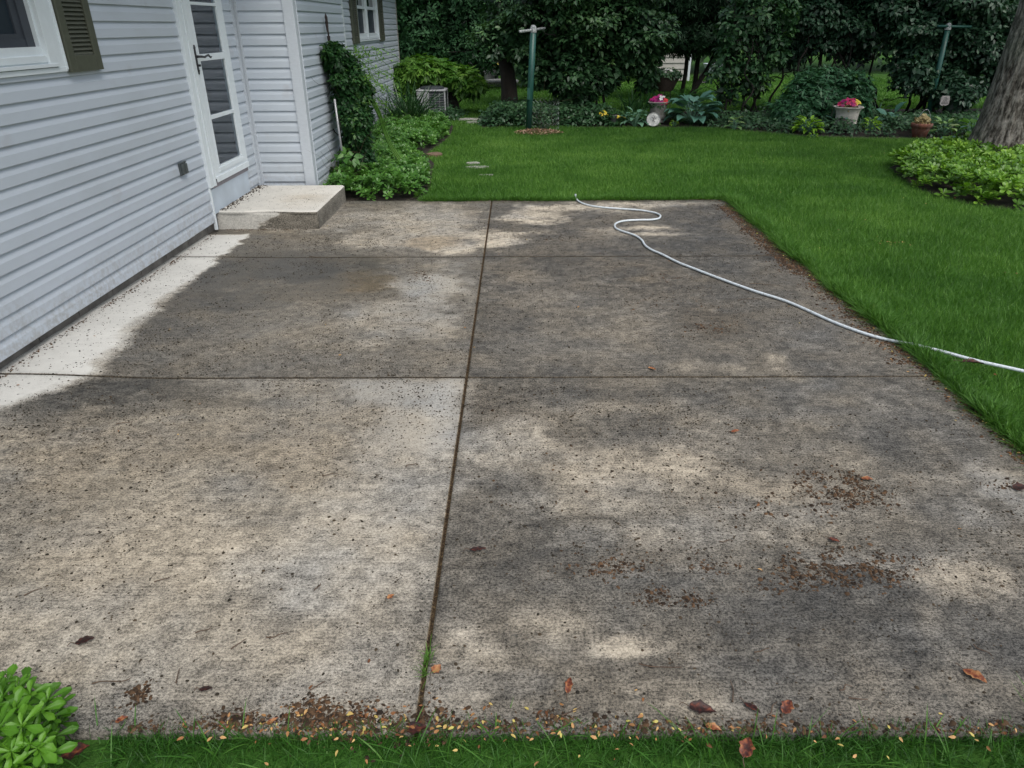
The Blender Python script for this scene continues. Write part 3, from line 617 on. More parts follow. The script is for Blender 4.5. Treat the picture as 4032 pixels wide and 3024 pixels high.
def window(X, ya, yb, za, zb, mull=None, big=True):
    w_ = MB(); t_ = .09 if big else .05
    w_.box(X-.06, X+.030, yb-.075 if big else yb-.06, yb, za+.01, zb).box(X-.06, X+.030, ya, ya+.075 if big else ya+.06, za+.01, zb).box(X-.06, X+.028, ya, yb, zb-.06, zb+.002)
    w_.box(X-.06, X+.020, ya+.07, yb-.07, za+.025, za+.06).box(X-.05, X+.036, ya, yb, za, za+.018)
    if big:
        w_.box(X, X+.022, yb, yb+.088, za-.02, zb+.05).box(X, X+.030, yb+.075, yb+.088, za-.02, zb+.05).box(X, X+.024, ya-.088, yb+.088, za-.03, za-.004)
        w_.box(X-.06, X+.012, ya+.07, yb-.07, za+.005, za+.028)
    fr_ = w_.build('window', M['door'], house, bevel=.002)
    tp = fr_
    sides = [(ya+.06, yb-.06)] if mull is None else [(ya+.06, mull-.03), (mull+.03, yb-.06)]
    if mull: m_ = MB(); m_.box(X-.05, X+.024, mull-.03, mull+.03, za+.02, zb-.05); q = m_.build('mullion', M['door'], tp)
    for (a, c) in sides:
        f_ = MB(); lo = za+.06; hi = zb-.06
        if big:
            f_.box(X-.05, X+.002, a+.03, c-.03, lo, lo+.045).box(X-.05, X+.002, c-.03, c, lo, hi).box(X-.05, X+.002, a, a+.03, lo, hi)
            q = f_.build('sash', M['door'], tp)
            g_ = MB(); g_.box(X-.05, X-.024, a+.03, c-.10, lo+.045, lo+.085).box(X-.05, X-.020, c-.10, c-.03, lo+.045, hi).box(X-.05, X-.03, c-.15, c-.10, lo+.085, hi).box(X-.05, X-.030, a+.03, c-.15, lo+.085, lo+.11); q = g_.build('screen_frame', M['sashgrey'], tp)
        else:
            f_.box(X-.05, X+.006, a+.03, c-.03, lo, lo+.055).box(X-.05, X+.006, c-.03, c, lo, hi).box(X-.05, X+.006, a, a+.03, lo, hi).box(X-.05, X+.006, a+.03, c-.03, 1.862, 1.905)
            q = f_.build('sash', M['door'], tp)
        p_ = MB(); p_.box(X-.045, X-.04, a, c, lo, 1.88 if not big else hi); q = p_.build('window_screen', M['screen'], tp)
        if not big:
            p_ = MB(); p_.box(X-.045, X-.04, a, c, 1.88, hi); q = p_.build('window_pane', M['glass'], tp)
window(XW+.01, 3.0, 4.435, 1.415, 2.3, None, True)
window(X3+.01, 12.31, 14.18, 1.395, 2.3, 13.18, False)
def shutter(X, ya, yb, za, zb, pitch, mg):
    s = MB(); d_ = .034
    s.box(X, X+d_, ya, ya+mg, za, zb).box(X, X+d_, yb-mg, yb, za, zb).box(X, X+d_, ya+mg, yb-mg, za, za+.09).box(X, X+d_, ya+mg, yb-mg, zb-.09, zb).box(X+.001, X+.008, ya+mg, yb-mg, za+.09, zb-.09)
    z = za+.09
    while z < zb-.095:
        s.add([(X+.03, ya+mg, z+.001),(X+.03, yb-mg, z+.001),(X+.012, yb-mg, z+pitch),(X+.012, ya+mg, z+pitch),(X+.008, ya+mg, z+.001),(X+.008, yb-mg, z+.001)], [(0,1,2,3),(0,4,5,1),(0,3,4),(1,5,2)])
        z += pitch
    s.build('shutter', M['olive'], house, bevel=.003)
shutter(XW+.018, 4.53, 4.888, 1.378, 2.33, .0232, .068)
shutter(XW+.018, 2.55, 2.905, 1.378, 2.33, .0232, .068)
shutter(X3+.018, 11.885, 12.295, 1.372, 2.33, .0265, .075)
shutter(X3+.018, 14.205, 14.67, 1.372, 2.33, .0265, .075)

# ------------------------------------------------------------------ garden hose
hp = [(2100+x/1.145, 700+y/1.145) for x, y in ((190,76),(192,90),(205,106),(240,121),(300,132),(400,140),(480,146),(540,156),(566,165),(573,174),(563,184),(530,189),(480,190),(420,193),(385,200),(368,211),(372,227),(400,240),(440,253),(468,265),(490,282),(503,303),(530,323),(580,345),(650,380),(700,400),(830,450),(990,508),(1150,560),(1330,640),(1430,680),(1530,713),(1620,735),(1720,753),(1850,785),(2000,825),(2212,872))]
hw_ = []
for i, p_ in enumerate(hp):
    q = gp(*p_, z=.012); 
    if q[0] > 2.16: q = gp(*p_, z=.03)
    hw_.append(q)
hw_ = np.array(hw_); hw_ = np.concatenate([[hw_[0]+[-.012,.045,-.03]], hw_, [hw_[-1]+(hw_[-1]-hw_[-2])*3, hw_[-1]+(hw_[-1]-hw_[-2])*6]])
def catmull(P, n=8):
    P = np.asarray(P); Pp = np.concatenate([[2*P[0]-P[1]], P, [2*P[-1]-P[-2]]]); out = []
    for i in range(1, len(Pp)-2):
        for t_ in np.linspace(0, 1, n, endpoint=False):
            a, b_, c, d_ = Pp[i-1:i+3]; out.append(.5*((2*b_)+(c-a)*t_+(2*a-5*b_+4*c-d_)*t_**2+(3*b_-a-3*c+d_)*t_**3))
    return np.array(out+[P[-1]])
tag(MB().tube(catmull(hw_), .0088, 12).build('garden_hose', M['hose'], smooth=True), 'white garden hose snaking over the right half of the patio onto the grass', 'hose')

# ------------------------------------------------------------------ grass
def blades(P, H, Wd, rng, lean=.35, seg=3, tint=None, bend=.5):
    n = len(P); th = rng.uniform(0, 2*np.pi, n); ld = rng.uniform(0, 2*np.pi, n); la = np.abs(rng.normal(0, lean, n))
    D_ = np.stack([np.cos(ld)*np.sin(la), np.sin(ld)*np.sin(la), np.cos(la)], -1)
    S_ = np.stack([np.cos(th), np.sin(th), 0*th], -1); Bd = np.stack([np.cos(ld), np.sin(ld), 0*ld-.6], -1)*(bend*rng.uniform(.1, 1, n))[:, None]
    rows = []; 
    for k in range(seg):
        t_ = k/seg; c = P+H[:, None]*(D_*t_+Bd*t_*t_); w2 = (Wd*(1-.35*t_))[:, None]*.5*S_; rows += [c-w2, c+w2]
    rows.append(P+H[:, None]*(D_+Bd)); V = np.stack(rows, 1); k = 2*seg+1; off = (np.arange(n)*k)[:, None]
    q = np.array([[2*i, 2*i+1, 2*i+3, 2*i+2] for i in range(seg-1)]).reshape(-1, 4); fs = []
    if len(q): fs.append((off[:, :, None]+q[None]).reshape(-1, 4))
    fs.append(off+np.array([[2*seg-2, 2*seg-1, 2*seg]]))
    if tint is None: tint = rng.uniform(0, 1, n)
    return V.reshape(-1, 3), fs, np.repeat(tint, k)
rng = np.random.default_rng(11)
def lawn_tint(x, y, rng):
    return np.clip(.34+.75*(fbm(x*.7, y*.7, 71, 3)-.5)+.55*(fbm(x*3, y*3, 72, 3)-.5)+.35*(fbm(x*.8+y*.3, y*5, 74, 2)-.5)+rng.normal(0, .27, len(x))+.22*np.exp(-((y-10.6-.1*x)/1.1)**2), 0, 1)
fb = FB()
def area(x0, x1, y0, y1, dens, h, wd, seg, excl):
    n = int((x1-x0)*(y1-y0)*dens); x = rng.uniform(x0, x1, n); y = rng.uniform(y0, y1, n); k = in_view(x, y, 1.4)
    for e in excl: k &= ~pip(e, x, y)
    k &= ~((x > PX0) & (x < PX1+.005) & (y > PY0-.0) & (y < PY1+.01)) & (x > -2.4)
    # worn soil beside the stepping stones
    k &= rng.uniform(0, 1, n) > .75*np.exp(-(((x+.55)/.3)**2+((y-9.8)/.45)**2))
    x, y = x[k], y[k]; hh = h*rng.uniform(.55, 1.25, len(x))*(1+.5*(fbm(x*4, y*4, 5)-.5))
    fb.add(blades(np.stack([x, y, np.full(len(x), -.03)], -1), hh, np.full(len(x), wd)*rng.uniform(.7, 1.3, len(x)), rng, .38, seg, lawn_tint(x, y, rng), .45))
ex = [bedpoly, bed_house, bed_tree]
area(2.1, 5.6, 1.0, 4.2, 11000, .066, .0026, 3, ex)
area(2.1, 7.5, 4.2, 7.4, 9500, .062, .0030, 2, ex)
area(-1.2, 9.0, 7.38, 9.5, 7500, .060, .0036, 2, ex)
area(-1.6, 11.5, 9.5, 13.6, 4800, .058, .0048, 2, ex)
area(-3.5, 10, 13.6, 18, 900, .07, .012, 1, ex)
area(-5, 12, 16, 27, 420, .08, .02, 1, ex)
# longer tufts overhanging the slab edges
def fringe(a, b_, n, h, inward, sig=.03):
    t_ = rng.uniform(0, 1, n); p_ = np.outer(1-t_, a)+np.outer(t_, b_); p_[:, :2] += np.abs(rng.normal(0, sig, n))[:, None]*np.array(inward)
    p_[:, :2] -= (.07*fbm(p_[:, 0]*2.5+p_[:, 1]*2.5, p_[:, 1]*0, 16, 3)-.01)[:, None]*np.abs(np.array(inward)); P = np.concatenate([p_, np.full((n, 1), -.015)], 1); cl = fbm(p_[:, 0]*6, p_[:, 1]*6, 15)
    fb.add(blades(P, h*rng.uniform(.6, 1.3, n)*(.5+cl), np.full(n, .0038), rng, .6, 3, np.clip(rng.normal(.32, .2, n), 0, 1), .6))
fringe((PX1, 1.8), (PX1, 7.4), 24000, .10, (1, 0), .045); fringe((-1.0, PY1), (PX1, PY1), 7000, .085, (0, 1))
tag(fb.build('lawn_grass', M['lf_grass']), 'mown green lawn grass around the patio and behind it', 'grass', kind='stuff')
# near strip in front of the patio
fb = FB(); n = 20000; x = rng.uniform(-1.5, 2.6, n); y = PY0-.005-np.abs(rng.uniform(0, 1, n))**.8*.42
k = ~((x < -1.02) & (y > 1.0)) | (rng.uniform(0, 1, n) < .15); x, y = x[k], y[k]; n = len(x)
fb.add(blades(np.stack([x, y, np.full(n, -.035)], -1), rng.uniform(.03, .075, n), rng.uniform(.0018, .0036, n), rng, .65, 4, np.clip(rng.normal(.28, .22, n), 0, 1), .6))
n = 6600; x = rng.uniform(-1.05, 2.3, n); y = PY0-np.abs(rng.normal(0, .03, n))+.045*(fbm(x*5, x*0, 401, 4)-.35)
fb.add(blades(np.stack([x, y, np.full(n, -.02)], -1), rng.uniform(.02, .055, n), rng.uniform(.0016, .003, n), rng, .8, 4, np.clip(rng.normal(.25, .2, n), 0, 1), .7))
n = 520; x = rng.uniform(-1.3, 2.4, n); y = PY0-rng.uniform(0, .1, n)
fb.add(blades(np.stack([x, y, np.full(n, -.03)], -1), rng.uniform(.07, .13, n), rng.uniform(.003, .0045, n), rng, .8, 5, np.clip(rng.normal(.6, .2, n), 0, 1), .55))
n = 60; fb.add(blades(np.stack([1.36+rng.normal(0, .02, n), 1.2+rng.normal(0, .02, n), np.full(n, -.03)], -1), rng.uniform(.08, .2, n), rng.uniform(.003, .005, n), rng, .45, 5, rng.uniform(.3, .9, n), .4))
tag(fb.build('grass_strip', M['lf_strip']), 'strip of shaggy grass along the near edge of the patio', 'grass', kind='stuff')
fb = FB(); c0 = gp(1693, 2610); n = 90; P = np.stack([JX+rng.normal(0, .006, n), c0[1]+rng.normal(0, .026, n), np.full(n, -.008)], -1)
fb.add(blades(P, rng.uniform(.02, .06, n), rng.uniform(.0015, .003, n), rng, .7, 4, rng.uniform(.2, .9, n), .6))
tag(fb.build('grass_tuft', M['lf_grass']), 'small grass tuft growing in the centre joint of the patio', 'grass tuft')

# ------------------------------------------------------------------ ground cover
def rosettes(poly, dens, rng, h, L0, k=8, hfn=None, layers=((1, 1.0),), tilt=.35):
    fb = FB(); p = np.array([q[:2] for q in poly]); area_ = abs(sum(p[i][0]*p[i-1][1]-p[i-1][0]*p[i][1] for i in range(len(p))))/2
    for frac, zf in layers:
        n = int(area_*dens*frac); q = scatter(poly, n, rng); n = len(q)
        dd = pdist(poly, q[:, 0], q[:, 1]); z = h*np.clip(.45+dd/.18, 0, 1)*zf*(1+.35*(fbm(q[:, 0]*4, q[:, 1]*4, 3)-.5)) + rng.normal(0, .014, n)-.02
        if hfn is not None: z = z*hfn(q[:, 0], q[:, 1])
        C = np.stack([q[:, 0], q[:, 1], z], -1); ax = nrm(np.stack([rng.normal(0, tilt, n), rng.normal(-.12, tilt, n), np.ones(n)], -1))
        a = nrm(np.cross(ax, [0.3, .9, .1])); b_ = np.cross(ax, a); base = np.clip(rng.normal(.45, .22, n), 0, 1)
        for ring_, (kk, el, sz) in enumerate(((k, .25, 1.0), (max(3, k-3), .85, .7))):
            for i in range(kk):
                th = 2*np.pi*i/kk+rng.uniform(-.3, .3, n)+ring_*.5; rad = a*np.cos(th)[:, None]+b_*np.sin(th)[:, None]; e_ = el+rng.normal(0, .18, n)
                X_ = rad*np.cos(e_)[:, None]+ax*np.sin(e_)[:, None]; N_ = ax*np.cos(e_)[:, None]-rad*np.sin(e_)[:, None]
                fb.add(leaves(OB, OBF, C, X_, N_, L0*sz*rng.uniform(.75, 1.15, n), 1.0, np.clip(base+ring_*.22+rng.normal(0, .1, n), 0, 1)))
    return fb
bed_h2 = [(-2.05,7.44),(-1.04,7.45),(-1.02,8.1),(-1.07,8.95),(-1.22,9.6),(-1.45,10.0),(-1.45,10.5),(-1.28,10.9),(-1.15,12.2),(-1.2,13.4),(-1.55,14.2),(-2.4,14.2),(-2.4,9.65),(-2.05,9.55)]
tag(rosettes(bed_h2, 190, rng, .19, .068, 7, layers=((1, 1), (.8, .55))).build('ground_cover', M['lf_pachy']), 'bright green leafy ground cover between the house and the lawn', 'ground cover', kind='stuff')
tag(rosettes(bed_tree, 120, rng, .21, .085, 7, layers=((1, 1), (.8, .5))).build('ground_cover', M['lf_pachy_tree']), 'yellow green leafy ground cover round the foot of the big tree', 'ground cover', kind='stuff')

# near corner plant with full leaf shape
def nearleaf():
    us = np.linspace(0, 1, 9); V = []; F_ = []
    wd = np.interp(us, [0, .25, .5, .7, .85, 1], [.03, .07, .15, .205, .15, .02])
    for i, u_ in enumerate(us):
        sr = .03 if (i >= 5 and i % 2 == 0) else 0
        for v_ in (-1, -.5, 0, .5, 1):
            V.append((u_+(.03 if abs(v_) == 1 and i >= 5 else 0), v_*(wd[i]+sr*(abs(v_) == 1)), .07*abs(v_)-.05*(abs(v_) == .5)*0-.16*u_*u_-.012*(v_ == 0)))
    for i in range(8):
        for j in range(4): F_.append((i*5+j, i*5+j+1, (i+1)*5+j+1, (i+1)*5+j))
    return V, F_
NL, NLF = nearleaf()
def near_plant():
    rg = np.random.default_rng(5); root = empty('corner_plant', (-1.25, 1.2, 0), 'glossy bright green leafy plant in the near left corner of the photo', 'plant')
    fb = FB(); st_ = MB()
    pts = [(15,2740,.10),(120,2735,.11),(190,2760,.10),(60,2800,.13),(40,2900,.12),(20,2990,.10),(120,2930,.13),(190,2975,.09),(80,3015,.08),(225,2785,.06),(-60,2850,.14),(-80,2740,.12),(-60,2960,.13),(10,2850,.06),(70,2710,.06),(160,2800,.12),(30,2700,.05),(-20,2790,.13),(90,2860,.15),(150,2745,.03),(170,2910,.08),(-30,2890,.1),(235,2850,.03),(40,2800,.05),(100,2690,.05),(-10,2700,.09),(200,2830,.07),(70,2930,.06),(150,2950,.12),(0,2870,.15),(90,2790,.10),(215,2900,.04),(45,2960,.12)]
    for (x, y, z) in pts:
        c = gp(x, y, z); ax = nrm(np.array([rg.normal(0, .25), rg.normal(-.2, .25), 1.0])); a = nrm(np.cross(ax, [.3, .9, .1])); b_ = np.cross(ax, a)
        foot = np.array([c[0]+rg.normal(-.03, .02), c[1]+rg.normal(0, .02), -.02]); st_.tube([foot, (foot+c)/2+rg.normal(0, .006, 3), c], [.0025, .002, .0018], 6)
        tb = np.clip((z-.03)/.14, 0, 1)*.55+rg.uniform(0, .3)
        for ring_, (kk, el, sz) in enumerate(((6, .05, 1.0), (4, .65, .6))):
            for i in range(kk):
                th = 2*np.pi*i/kk+rg.uniform(-.3, .3)+ring_*.4; rad = a*math.cos(th)+b_*math.sin(th); e_ = el+rg.normal(0, .15)
                X_ = rad*math.cos(e_)+ax*math.sin(e_); N_ = ax*math.cos(e_)-rad*math.sin(e_)
                fb.add(leaves(NL, NLF, c[None], X_[None], N_[None], np.array([.047*sz*rg.uniform(.6, 1.3)]), 1.0, np.array([np.clip(tb+ring_*.12+rg.normal(0, .1), 0, 1)])))
    fb.build('leaves', M['lf_pachy_near'], root, smooth=True); st_.build('stems', M['lf_pachy'], root)
near_plant()

# ------------------------------------------------------------------ shrubs and trees
def lobe_points(lobes, n, rg, thick=.12, keep=.82, zmin=0, bump_=.16):
    L_ = np.array(lobes, float); A = (L_[:, 3]*L_[:, 4]*L_[:, 5])**(2/3); w_ = A/A.sum(); i = rg.choice(len(L_), n, p=w_); d_ = nrm(rg.normal(0, 1, (n, 3)))
    r = 1-np.abs(rg.normal(0, thick, n)); r *= 1+bump_*(fbm(d_[:, 0]*2.5+i*3.1+5, d_[:, 1]*2.5+d_[:, 2]*2.1+9, 7, 3)-.5)*2
    P = L_[i, :3]+d_*L_[i, 3:6]*r[:, None]; N = nrm(d_/L_[i, 3:6]); k = P[:, 2] > zmin
    for j in range(len(L_)):
        q = (((P-L_[j, :3])/L_[j, 3:6])**2).sum(1); k &= (q > keep**2) | (i == j)
    return P[k], N[k]
def spray(fb, P, N, rg, L0, kl, tv, tf, up=.75, spread=.055, wid=1.0, droop=.25, tb=.4, tv_=.2):
    n = len(P); C = nrm(.6*N+np.array([0, 0, up])+rg.normal(0, .3, (n, 3))); a = nrm(np.cross(C, rg.normal(0, 1, (n, 3)))); b_ = np.cross(C, a)
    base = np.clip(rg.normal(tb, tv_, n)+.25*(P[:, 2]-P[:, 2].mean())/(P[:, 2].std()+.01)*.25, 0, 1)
    for i in range(kl):
        th = 2*np.pi*i/kl+rg.uniform(-.5, .5, n); rad = a*np.cos(th)[:, None]+b_*np.sin(th)[:, None]
        X_ = rad+C*rg.normal(.05, .25, n)[:, None]+np.array([0, 0, -droop]); N_ = C+rad*.2+rg.normal(0, .12, (n, 3))
        fb.add(leaves(tv, tf, P+rad*spread*rg.uniform(.1, 1, n)[:, None]+rg.normal(0, spread*.4, (n, 3)), X_, N_, L0*rg.uniform(.65, 1.2, n), wid, np.clip(base+rg.normal(0, .1, n), 0, 1)))
def limb(mb, a, b_, r0, r1, rg, n=7, wig=.06):
    t_ = np.linspace(0, 1, n)[:, None]; P = np.array(a)*(1-t_)+np.array(b_)*t_; P[1:-1] += rg.normal(0, wig, (n-2, 3)); mb.tube(catmull(P, 3), np.linspace(r0, r1, (n-1)*3+1), 7); return P
def shrub(name, loc, lobes, n, mat, label, cat, L0, kl=6, tv=OV, tf=OVF, seed=1, stems=6, sr=.03, group=None, zmin=.05, inner=.5, up=.75, spread=.055, part='foliage', smat='darkbark', wid=1.0, tb=.4, keep=.82, droop=.25, foot=.3, tier=0):
    rg = np.random.default_rng(seed); root = empty(name, loc, label, cat, group); fb = FB(); core = lobes
    if tier:
        ch = []
        for a_, b_, c_, d_, e_, f_ in lobes:
            ch.append((a_, b_, c_, d_*.8, e_*.8, f_*.8))
            for _ in range(tier):
                q = nrm(rg.normal(0, 1, 3)+[0, -.7, .15]); k_ = rg.uniform(.26, .46)
                ch.append((a_+q[0]*d_*.82, b_+q[1]*e_*.82, c_+q[2]*f_*.82, d_*k_*1.15, e_*k_*1.1, f_*k_*.62))
        lobes = ch
    P, N = lobe_points(lobes, n, rg, zmin=zmin, keep=keep, thick=.16 if tier else .12)
    spray(fb, P, N, rg, L0, kl, tv, tf, up, spread, wid, droop, tb)
    if inner:  # inner fill tinted dark: interior shade put into the leaf colour
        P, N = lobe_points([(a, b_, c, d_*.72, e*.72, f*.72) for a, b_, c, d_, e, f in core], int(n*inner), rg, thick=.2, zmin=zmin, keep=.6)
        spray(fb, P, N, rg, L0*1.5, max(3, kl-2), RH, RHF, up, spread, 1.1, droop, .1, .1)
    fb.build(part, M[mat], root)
    st_ = MB()
    for i in range(stems):
        l = lobes[i % len(lobes)]; e = np.array([l[0]+rg.normal(0, l[3]*.4), l[1]+rg.normal(0, l[4]*.4), l[2]+rg.uniform(0, l[5]*.6)])
        P_ = limb(st_, (loc[0]+rg.normal(0, foot), loc[1]+rg.normal(0, foot*.5), -.04), e, sr*rg.uniform(.7, 1.1), sr*.25, rg)
        for j in range(3):
            m_ = P_[rg.integers(2, 6)]; limb(st_, m_, m_+rg.normal(0, .35, 3)+[0, 0, .15], sr*.4, sr*.1, rg, 5, .03)
    if stems: st_.build('stems' if sr < .08 else 'trunk', M[smat], root, smooth=True)
    return root
# centre shrub behind the lawn
shrub('viburnum_shrub', (1.35,14.9,0), [(1.0,14.8,1.55,1.25,.8,.75),(2.1,14.9,1.45,.8,.75,.8),(.0,14.9,1.45,.75,.6,.50),(.9,14.6,2.25,1.2,.8,.6),(2.0,14.9,2.4,.9,.7,.6),(1.0,14.55,.75,.65,.5,.42),(-.3,15.0,1.45,.42,.45,.35),(2.55,15.0,1.35,.38,.4,.5),(1.6,14.7,.8,.5,.45,.4),(.4,14.8,.85,.45,.4,.35),(1.2,14.6,.45,.45,.35,.25),(2.5,14.9,.75,.2,.3,.35)],
      4600, 'lf_shrub', 'broad dark green shrub behind the left clothes post, spreading over the centre of the border', 'shrub', .105, 7, seed=2, up=1.1, tier=8, stems=9, sr=.03, zmin=.22, inner=.6)
# tree with dark trunk left of it
rt = shrub('dark_tree', (-.18,17.2,0), [(-.15,17.4,2.0,.7,.9,.9),(.7,17.0,2.2,1.1,.9,1.0),(.1,17.1,1.35,.65,.6,.45),(.3,17.3,3.2,1.2,1.3,.9)], 1500, 'lf_shrub', 'tree with a thick dark trunk on the far lawn, left of the broad shrub', 'tree', .10, 6, seed=3, stems=0, zmin=.85)
tk = MB(); rg = np.random.default_rng(8); tk.tube(catmull([(-.16,17.2,-.05),(-.17,17.2,.15),(-.2,17.2,.6),(-.3,17.2,1.2),(-.3,17.2,2.4)]), np.interp(np.linspace(0, 1, 33), [0, .1, .4, 1], [.27, .21, .18, .12]), 14)
tk.build('trunk', M['darkbark'], rt, smooth=True)
# arborvitae
for i, (x, y, r) in enumerate(((-4.6,22.5,1.25),(-2.75,22.3,1.35),(-1.2,22.0,1.25),(.6,22.6,1.3))):
    lobes = []; rg = np.random.default_rng(40+i)
    for z in np.arange(.9, 4.8, .42):
        rr = r*(1-.06*z)
        for k in range(7):
            a = rg.uniform(0, 2*np.pi); lobes.append((x+.62*rr*math.cos(a), y+.62*rr*math.sin(a), z+rg.normal(0, .12), .42*rr, .42*rr, .42))
    lab = ['dark arborvitae standing directly behind the end of the house', 'dark arborvitae above the bright lobed shrub, next after the house corner', 'dark arborvitae above the gap of far lawn', 'dark arborvitae partly behind the broad shrub'][i]
    shrub('arborvitae', (x, y, 0), lobes, 4200, 'lf_arbor', lab, 'tree', .125, 5, LN, LNF, seed=50+i, stems=2, sr=.09, group='row of arborvitae beyond the far lawn', zmin=.42, inner=.35, up=.1, spread=.05, wid=1.5, droop=-.25, keep=.7, foot=.08)
# dark conifer
shrub('hemlock_tree', (4.15,18.6,0), [(3.6,18.4,2.3,1.3,1.0,.85),(4.9,18.6,2.3,1.2,1.0,.8),(4.2,18.6,3.3,1.8,1.2,.9),(3.0,18.5,1.9,.7,.7,.65),(2.75,18.6,1.3,.28,.3,.7),(4.0,18.5,1.4,.9,.8,.45),(4.95,18.5,1.35,.7,.8,.45),(3.3,18.4,1.45,.6,.6,.5)], 5200, 'lf_hemlock', 'very dark drooping evergreen in front of the shed', 'tree', .13, 6, LN, LNF, seed=61, stems=3, sr=.07, zmin=.84, inner=.7, up=.1, wid=.8, droop=.8, foot=.25)
# lilac
shrub('lilac_shrub', (4.25,14.5,0), [(4.3,14.5,1.7,.62,.5,.7),(3.9,14.4,1.0,.33,.3,.45),(4.75,14.5,1.15,.3,.3,.4),(4.35,14.4,.85,.3,.3,.3),(3.85,14.4,1.55,.3,.3,.4),(4.85,14.5,1.85,.28,.25,.45),(4.2,14.5,2.3,.5,.4,.5),(4.5,14.5,.65,.3,.3,.3),(4.1,14.5,.5,.28,.25,.25)], 1000, 'lf_lilac', 'tall loose shrub with upright leafy shoots in the middle of the border', 'shrub', .105, 6, seed=71, tier=5, stems=9, sr=.02, zmin=.3, inner=.25, spread=.06)
# dogwoods
shrub('dogwood_shrub', (5.9,15.3,0), [(5.4,15.2,1.75,.75,.6,.6),(6.2,15.2,1.6,.9,.6,.6),(5.3,15.2,1.2,.5,.4,.35),(6.3,15.2,2.4,1.3,.8,.6),(5.2,15.3,2.5,.7,.6,.5),(5.0,15.4,1.1,.35,.3,.4),(6.6,15.3,1.05,.3,.3,.4)], 3400, 'lf_dogwood', 'dark green shrub above the peony, its branches bare near the ground', 'shrub', .10, 6, seed=81, tier=7, stems=12, sr=.03, zmin=.95, group='dogwoods at the back of the border', foot=.6, inner=.5)
shrub('dogwood_shrub', (8.1,14.8,0), [(7.7,14.6,1.5,.95,.6,.65),(8.4,14.6,1.3,.9,.6,.8),(7.4,14.5,.95,.45,.4,.45),(8.0,14.5,2.2,1.1,.7,.6),(7.9,14.4,.7,.55,.4,.4),(8.9,14.6,.9,.6,.5,.6),(6.9,14.9,1.9,.6,.5,.5),(7.9,13.9,.45,.5,.3,.4),(7.2,14.0,.75,.35,.3,.35)], 4800, 'lf_dogwood', 'large dark green shrub behind the right clothes post and the stone plaque', 'shrub', .10, 6, seed=82, tier=8, stems=12, sr=.03, zmin=.3, group='dogwoods at the back of the border', inner=.5)
shrub('dogwood_shrub', (10.2,14.9,0), [(9.9,14.7,1.3,1.0,.7,.9),(11,14.8,1.3,1.1,.7,1.0),(10.2,14.7,2.4,1.4,.8,.7),(10.0,14.5,.6,.8,.5,.5)], 2600, 'lf_dogwood', 'dark green shrub mostly hidden behind the big tree trunk', 'shrub', .10, 6, seed=83, tier=7, stems=8, sr=.03, zmin=.15, group='dogwoods at the back of the border', inner=.5)
# peony
PE = [(0,0,0),(.35,.10,.02),(.35,-.10,.02),(1,.03,-.1),(.3,.06,.0),(.75,.36,-.04),(.45,.2,.02),(.3,-.06,.0),(.75,-.36,-.04),(.45,-.2,.02)]; PEF = [(0,2,3,1),(0,6,5,4),(0,7,8,9)]
shrub('peony_plant', (5.45,13.55,0), [(5.2,13.5,.42,.5,.42,.42),(5.85,13.6,.5,.42,.4,.40),(5.45,13.75,.72,.5,.4,.2),(4.85,13.3,.25,.36,.3,.25),(5.75,13.25,.28,.4,.3,.28)], 1000, 'lf_peony', 'wide mound of dark green cut leaves between the lilac and the pale urn', 'shrub', .135, 6, PE, PEF, seed=91, stems=8, sr=.008, zmin=.05, up=.9, spread=.05, wid=1.3, smat='twig', inner=.5)
# bright lobed shrub by the air conditioner
MP = [(0,0,0),(.5,.16,.03),(.5,-.16,.03),(1,0,-.12),(.3,.12,.02),(.72,.48,-.05),(.25,.3,.0),(.3,-.12,.02),(.72,-.48,-.05),(.25,-.3,.0)]; MPF = [(0,2,3,1),(0,4,5,6),(0,9,8,7)]
rt = shrub('lobed_leaf_shrub', (-1.5,16.1,0), [(-1.9,15.9,.80,.62,.5,.24),(-1.25,15.9,.66,.42,.4,.22),(-2.3,15.9,.62,.4,.4,.2),(-1.0,15.8,.55,.3,.3,.16)], 460, 'lf_maple', 'bright green spreading shrub with lobed leaves above the air conditioner', 'shrub', .19, 6, MP, MPF, seed=101, stems=5, sr=.02, zmin=.30, up=1.0, wid=1.0, inner=.5, tb=.5)
tk = MB(); tk.tube(catmull([(-1.32,15.9,-.05),(-1.34,15.9,.15),(-1.42,15.9,.4),(-1.6,15.9,.7)]), np.linspace(.14, .07, 25), 12); tk.build('trunk', M['darkbark'], rt, smooth=True)
# far backdrop
rg = np.random.default_rng(120); fb = FB(); P = np.stack([rg.uniform(-14, 26, 15000), rg.uniform(28, 32, 15000), rg.uniform(.0, 1, 15000)**.8*9+.7], -1)
P = P[fbm(P[:, 0]*.6, P[:, 2]*.8, 4, 4)+.02*P[:, 2] > .36]
spray(fb, P, np.tile([0, -1, .3], (len(P), 1)), rg, .42, 5, RH, RHF, .5, .3)
tag(fb.build('far_trees', M['lf_far']), 'far wall of trees beyond the neighbouring lawn', 'trees', kind='stuff')

# grape of pine needles: daylily clump
def strap(name, c, n, L0, wd, mat, label, cat, seed, spread=.12, part='leaves', group=None, lean=.5, bend=.75):
    rg = np.random.default_rng(seed); P = np.array(c)+np.concatenate([rg.normal(0, spread, (n, 2)), np.zeros((n, 1))], 1)
    r = blades(P, L0*rg.uniform(.6, 1.15, n), np.full(n, wd)*rg.uniform(.7, 1.2, n), rg, lean, 7, np.clip(rg.normal(.4, .25, n), 0, 1), bend)
    fb = FB().add(r); return tag(fb.build(name, M[mat]), label, cat, group)
strap('daylily_clump', (-1.95,13.55,-.02), 280, .85, .022, 'lf_lily', 'clump of long arching strap leaves beside the rear wall, left of the air conditioner', 'plant', 130, .16)

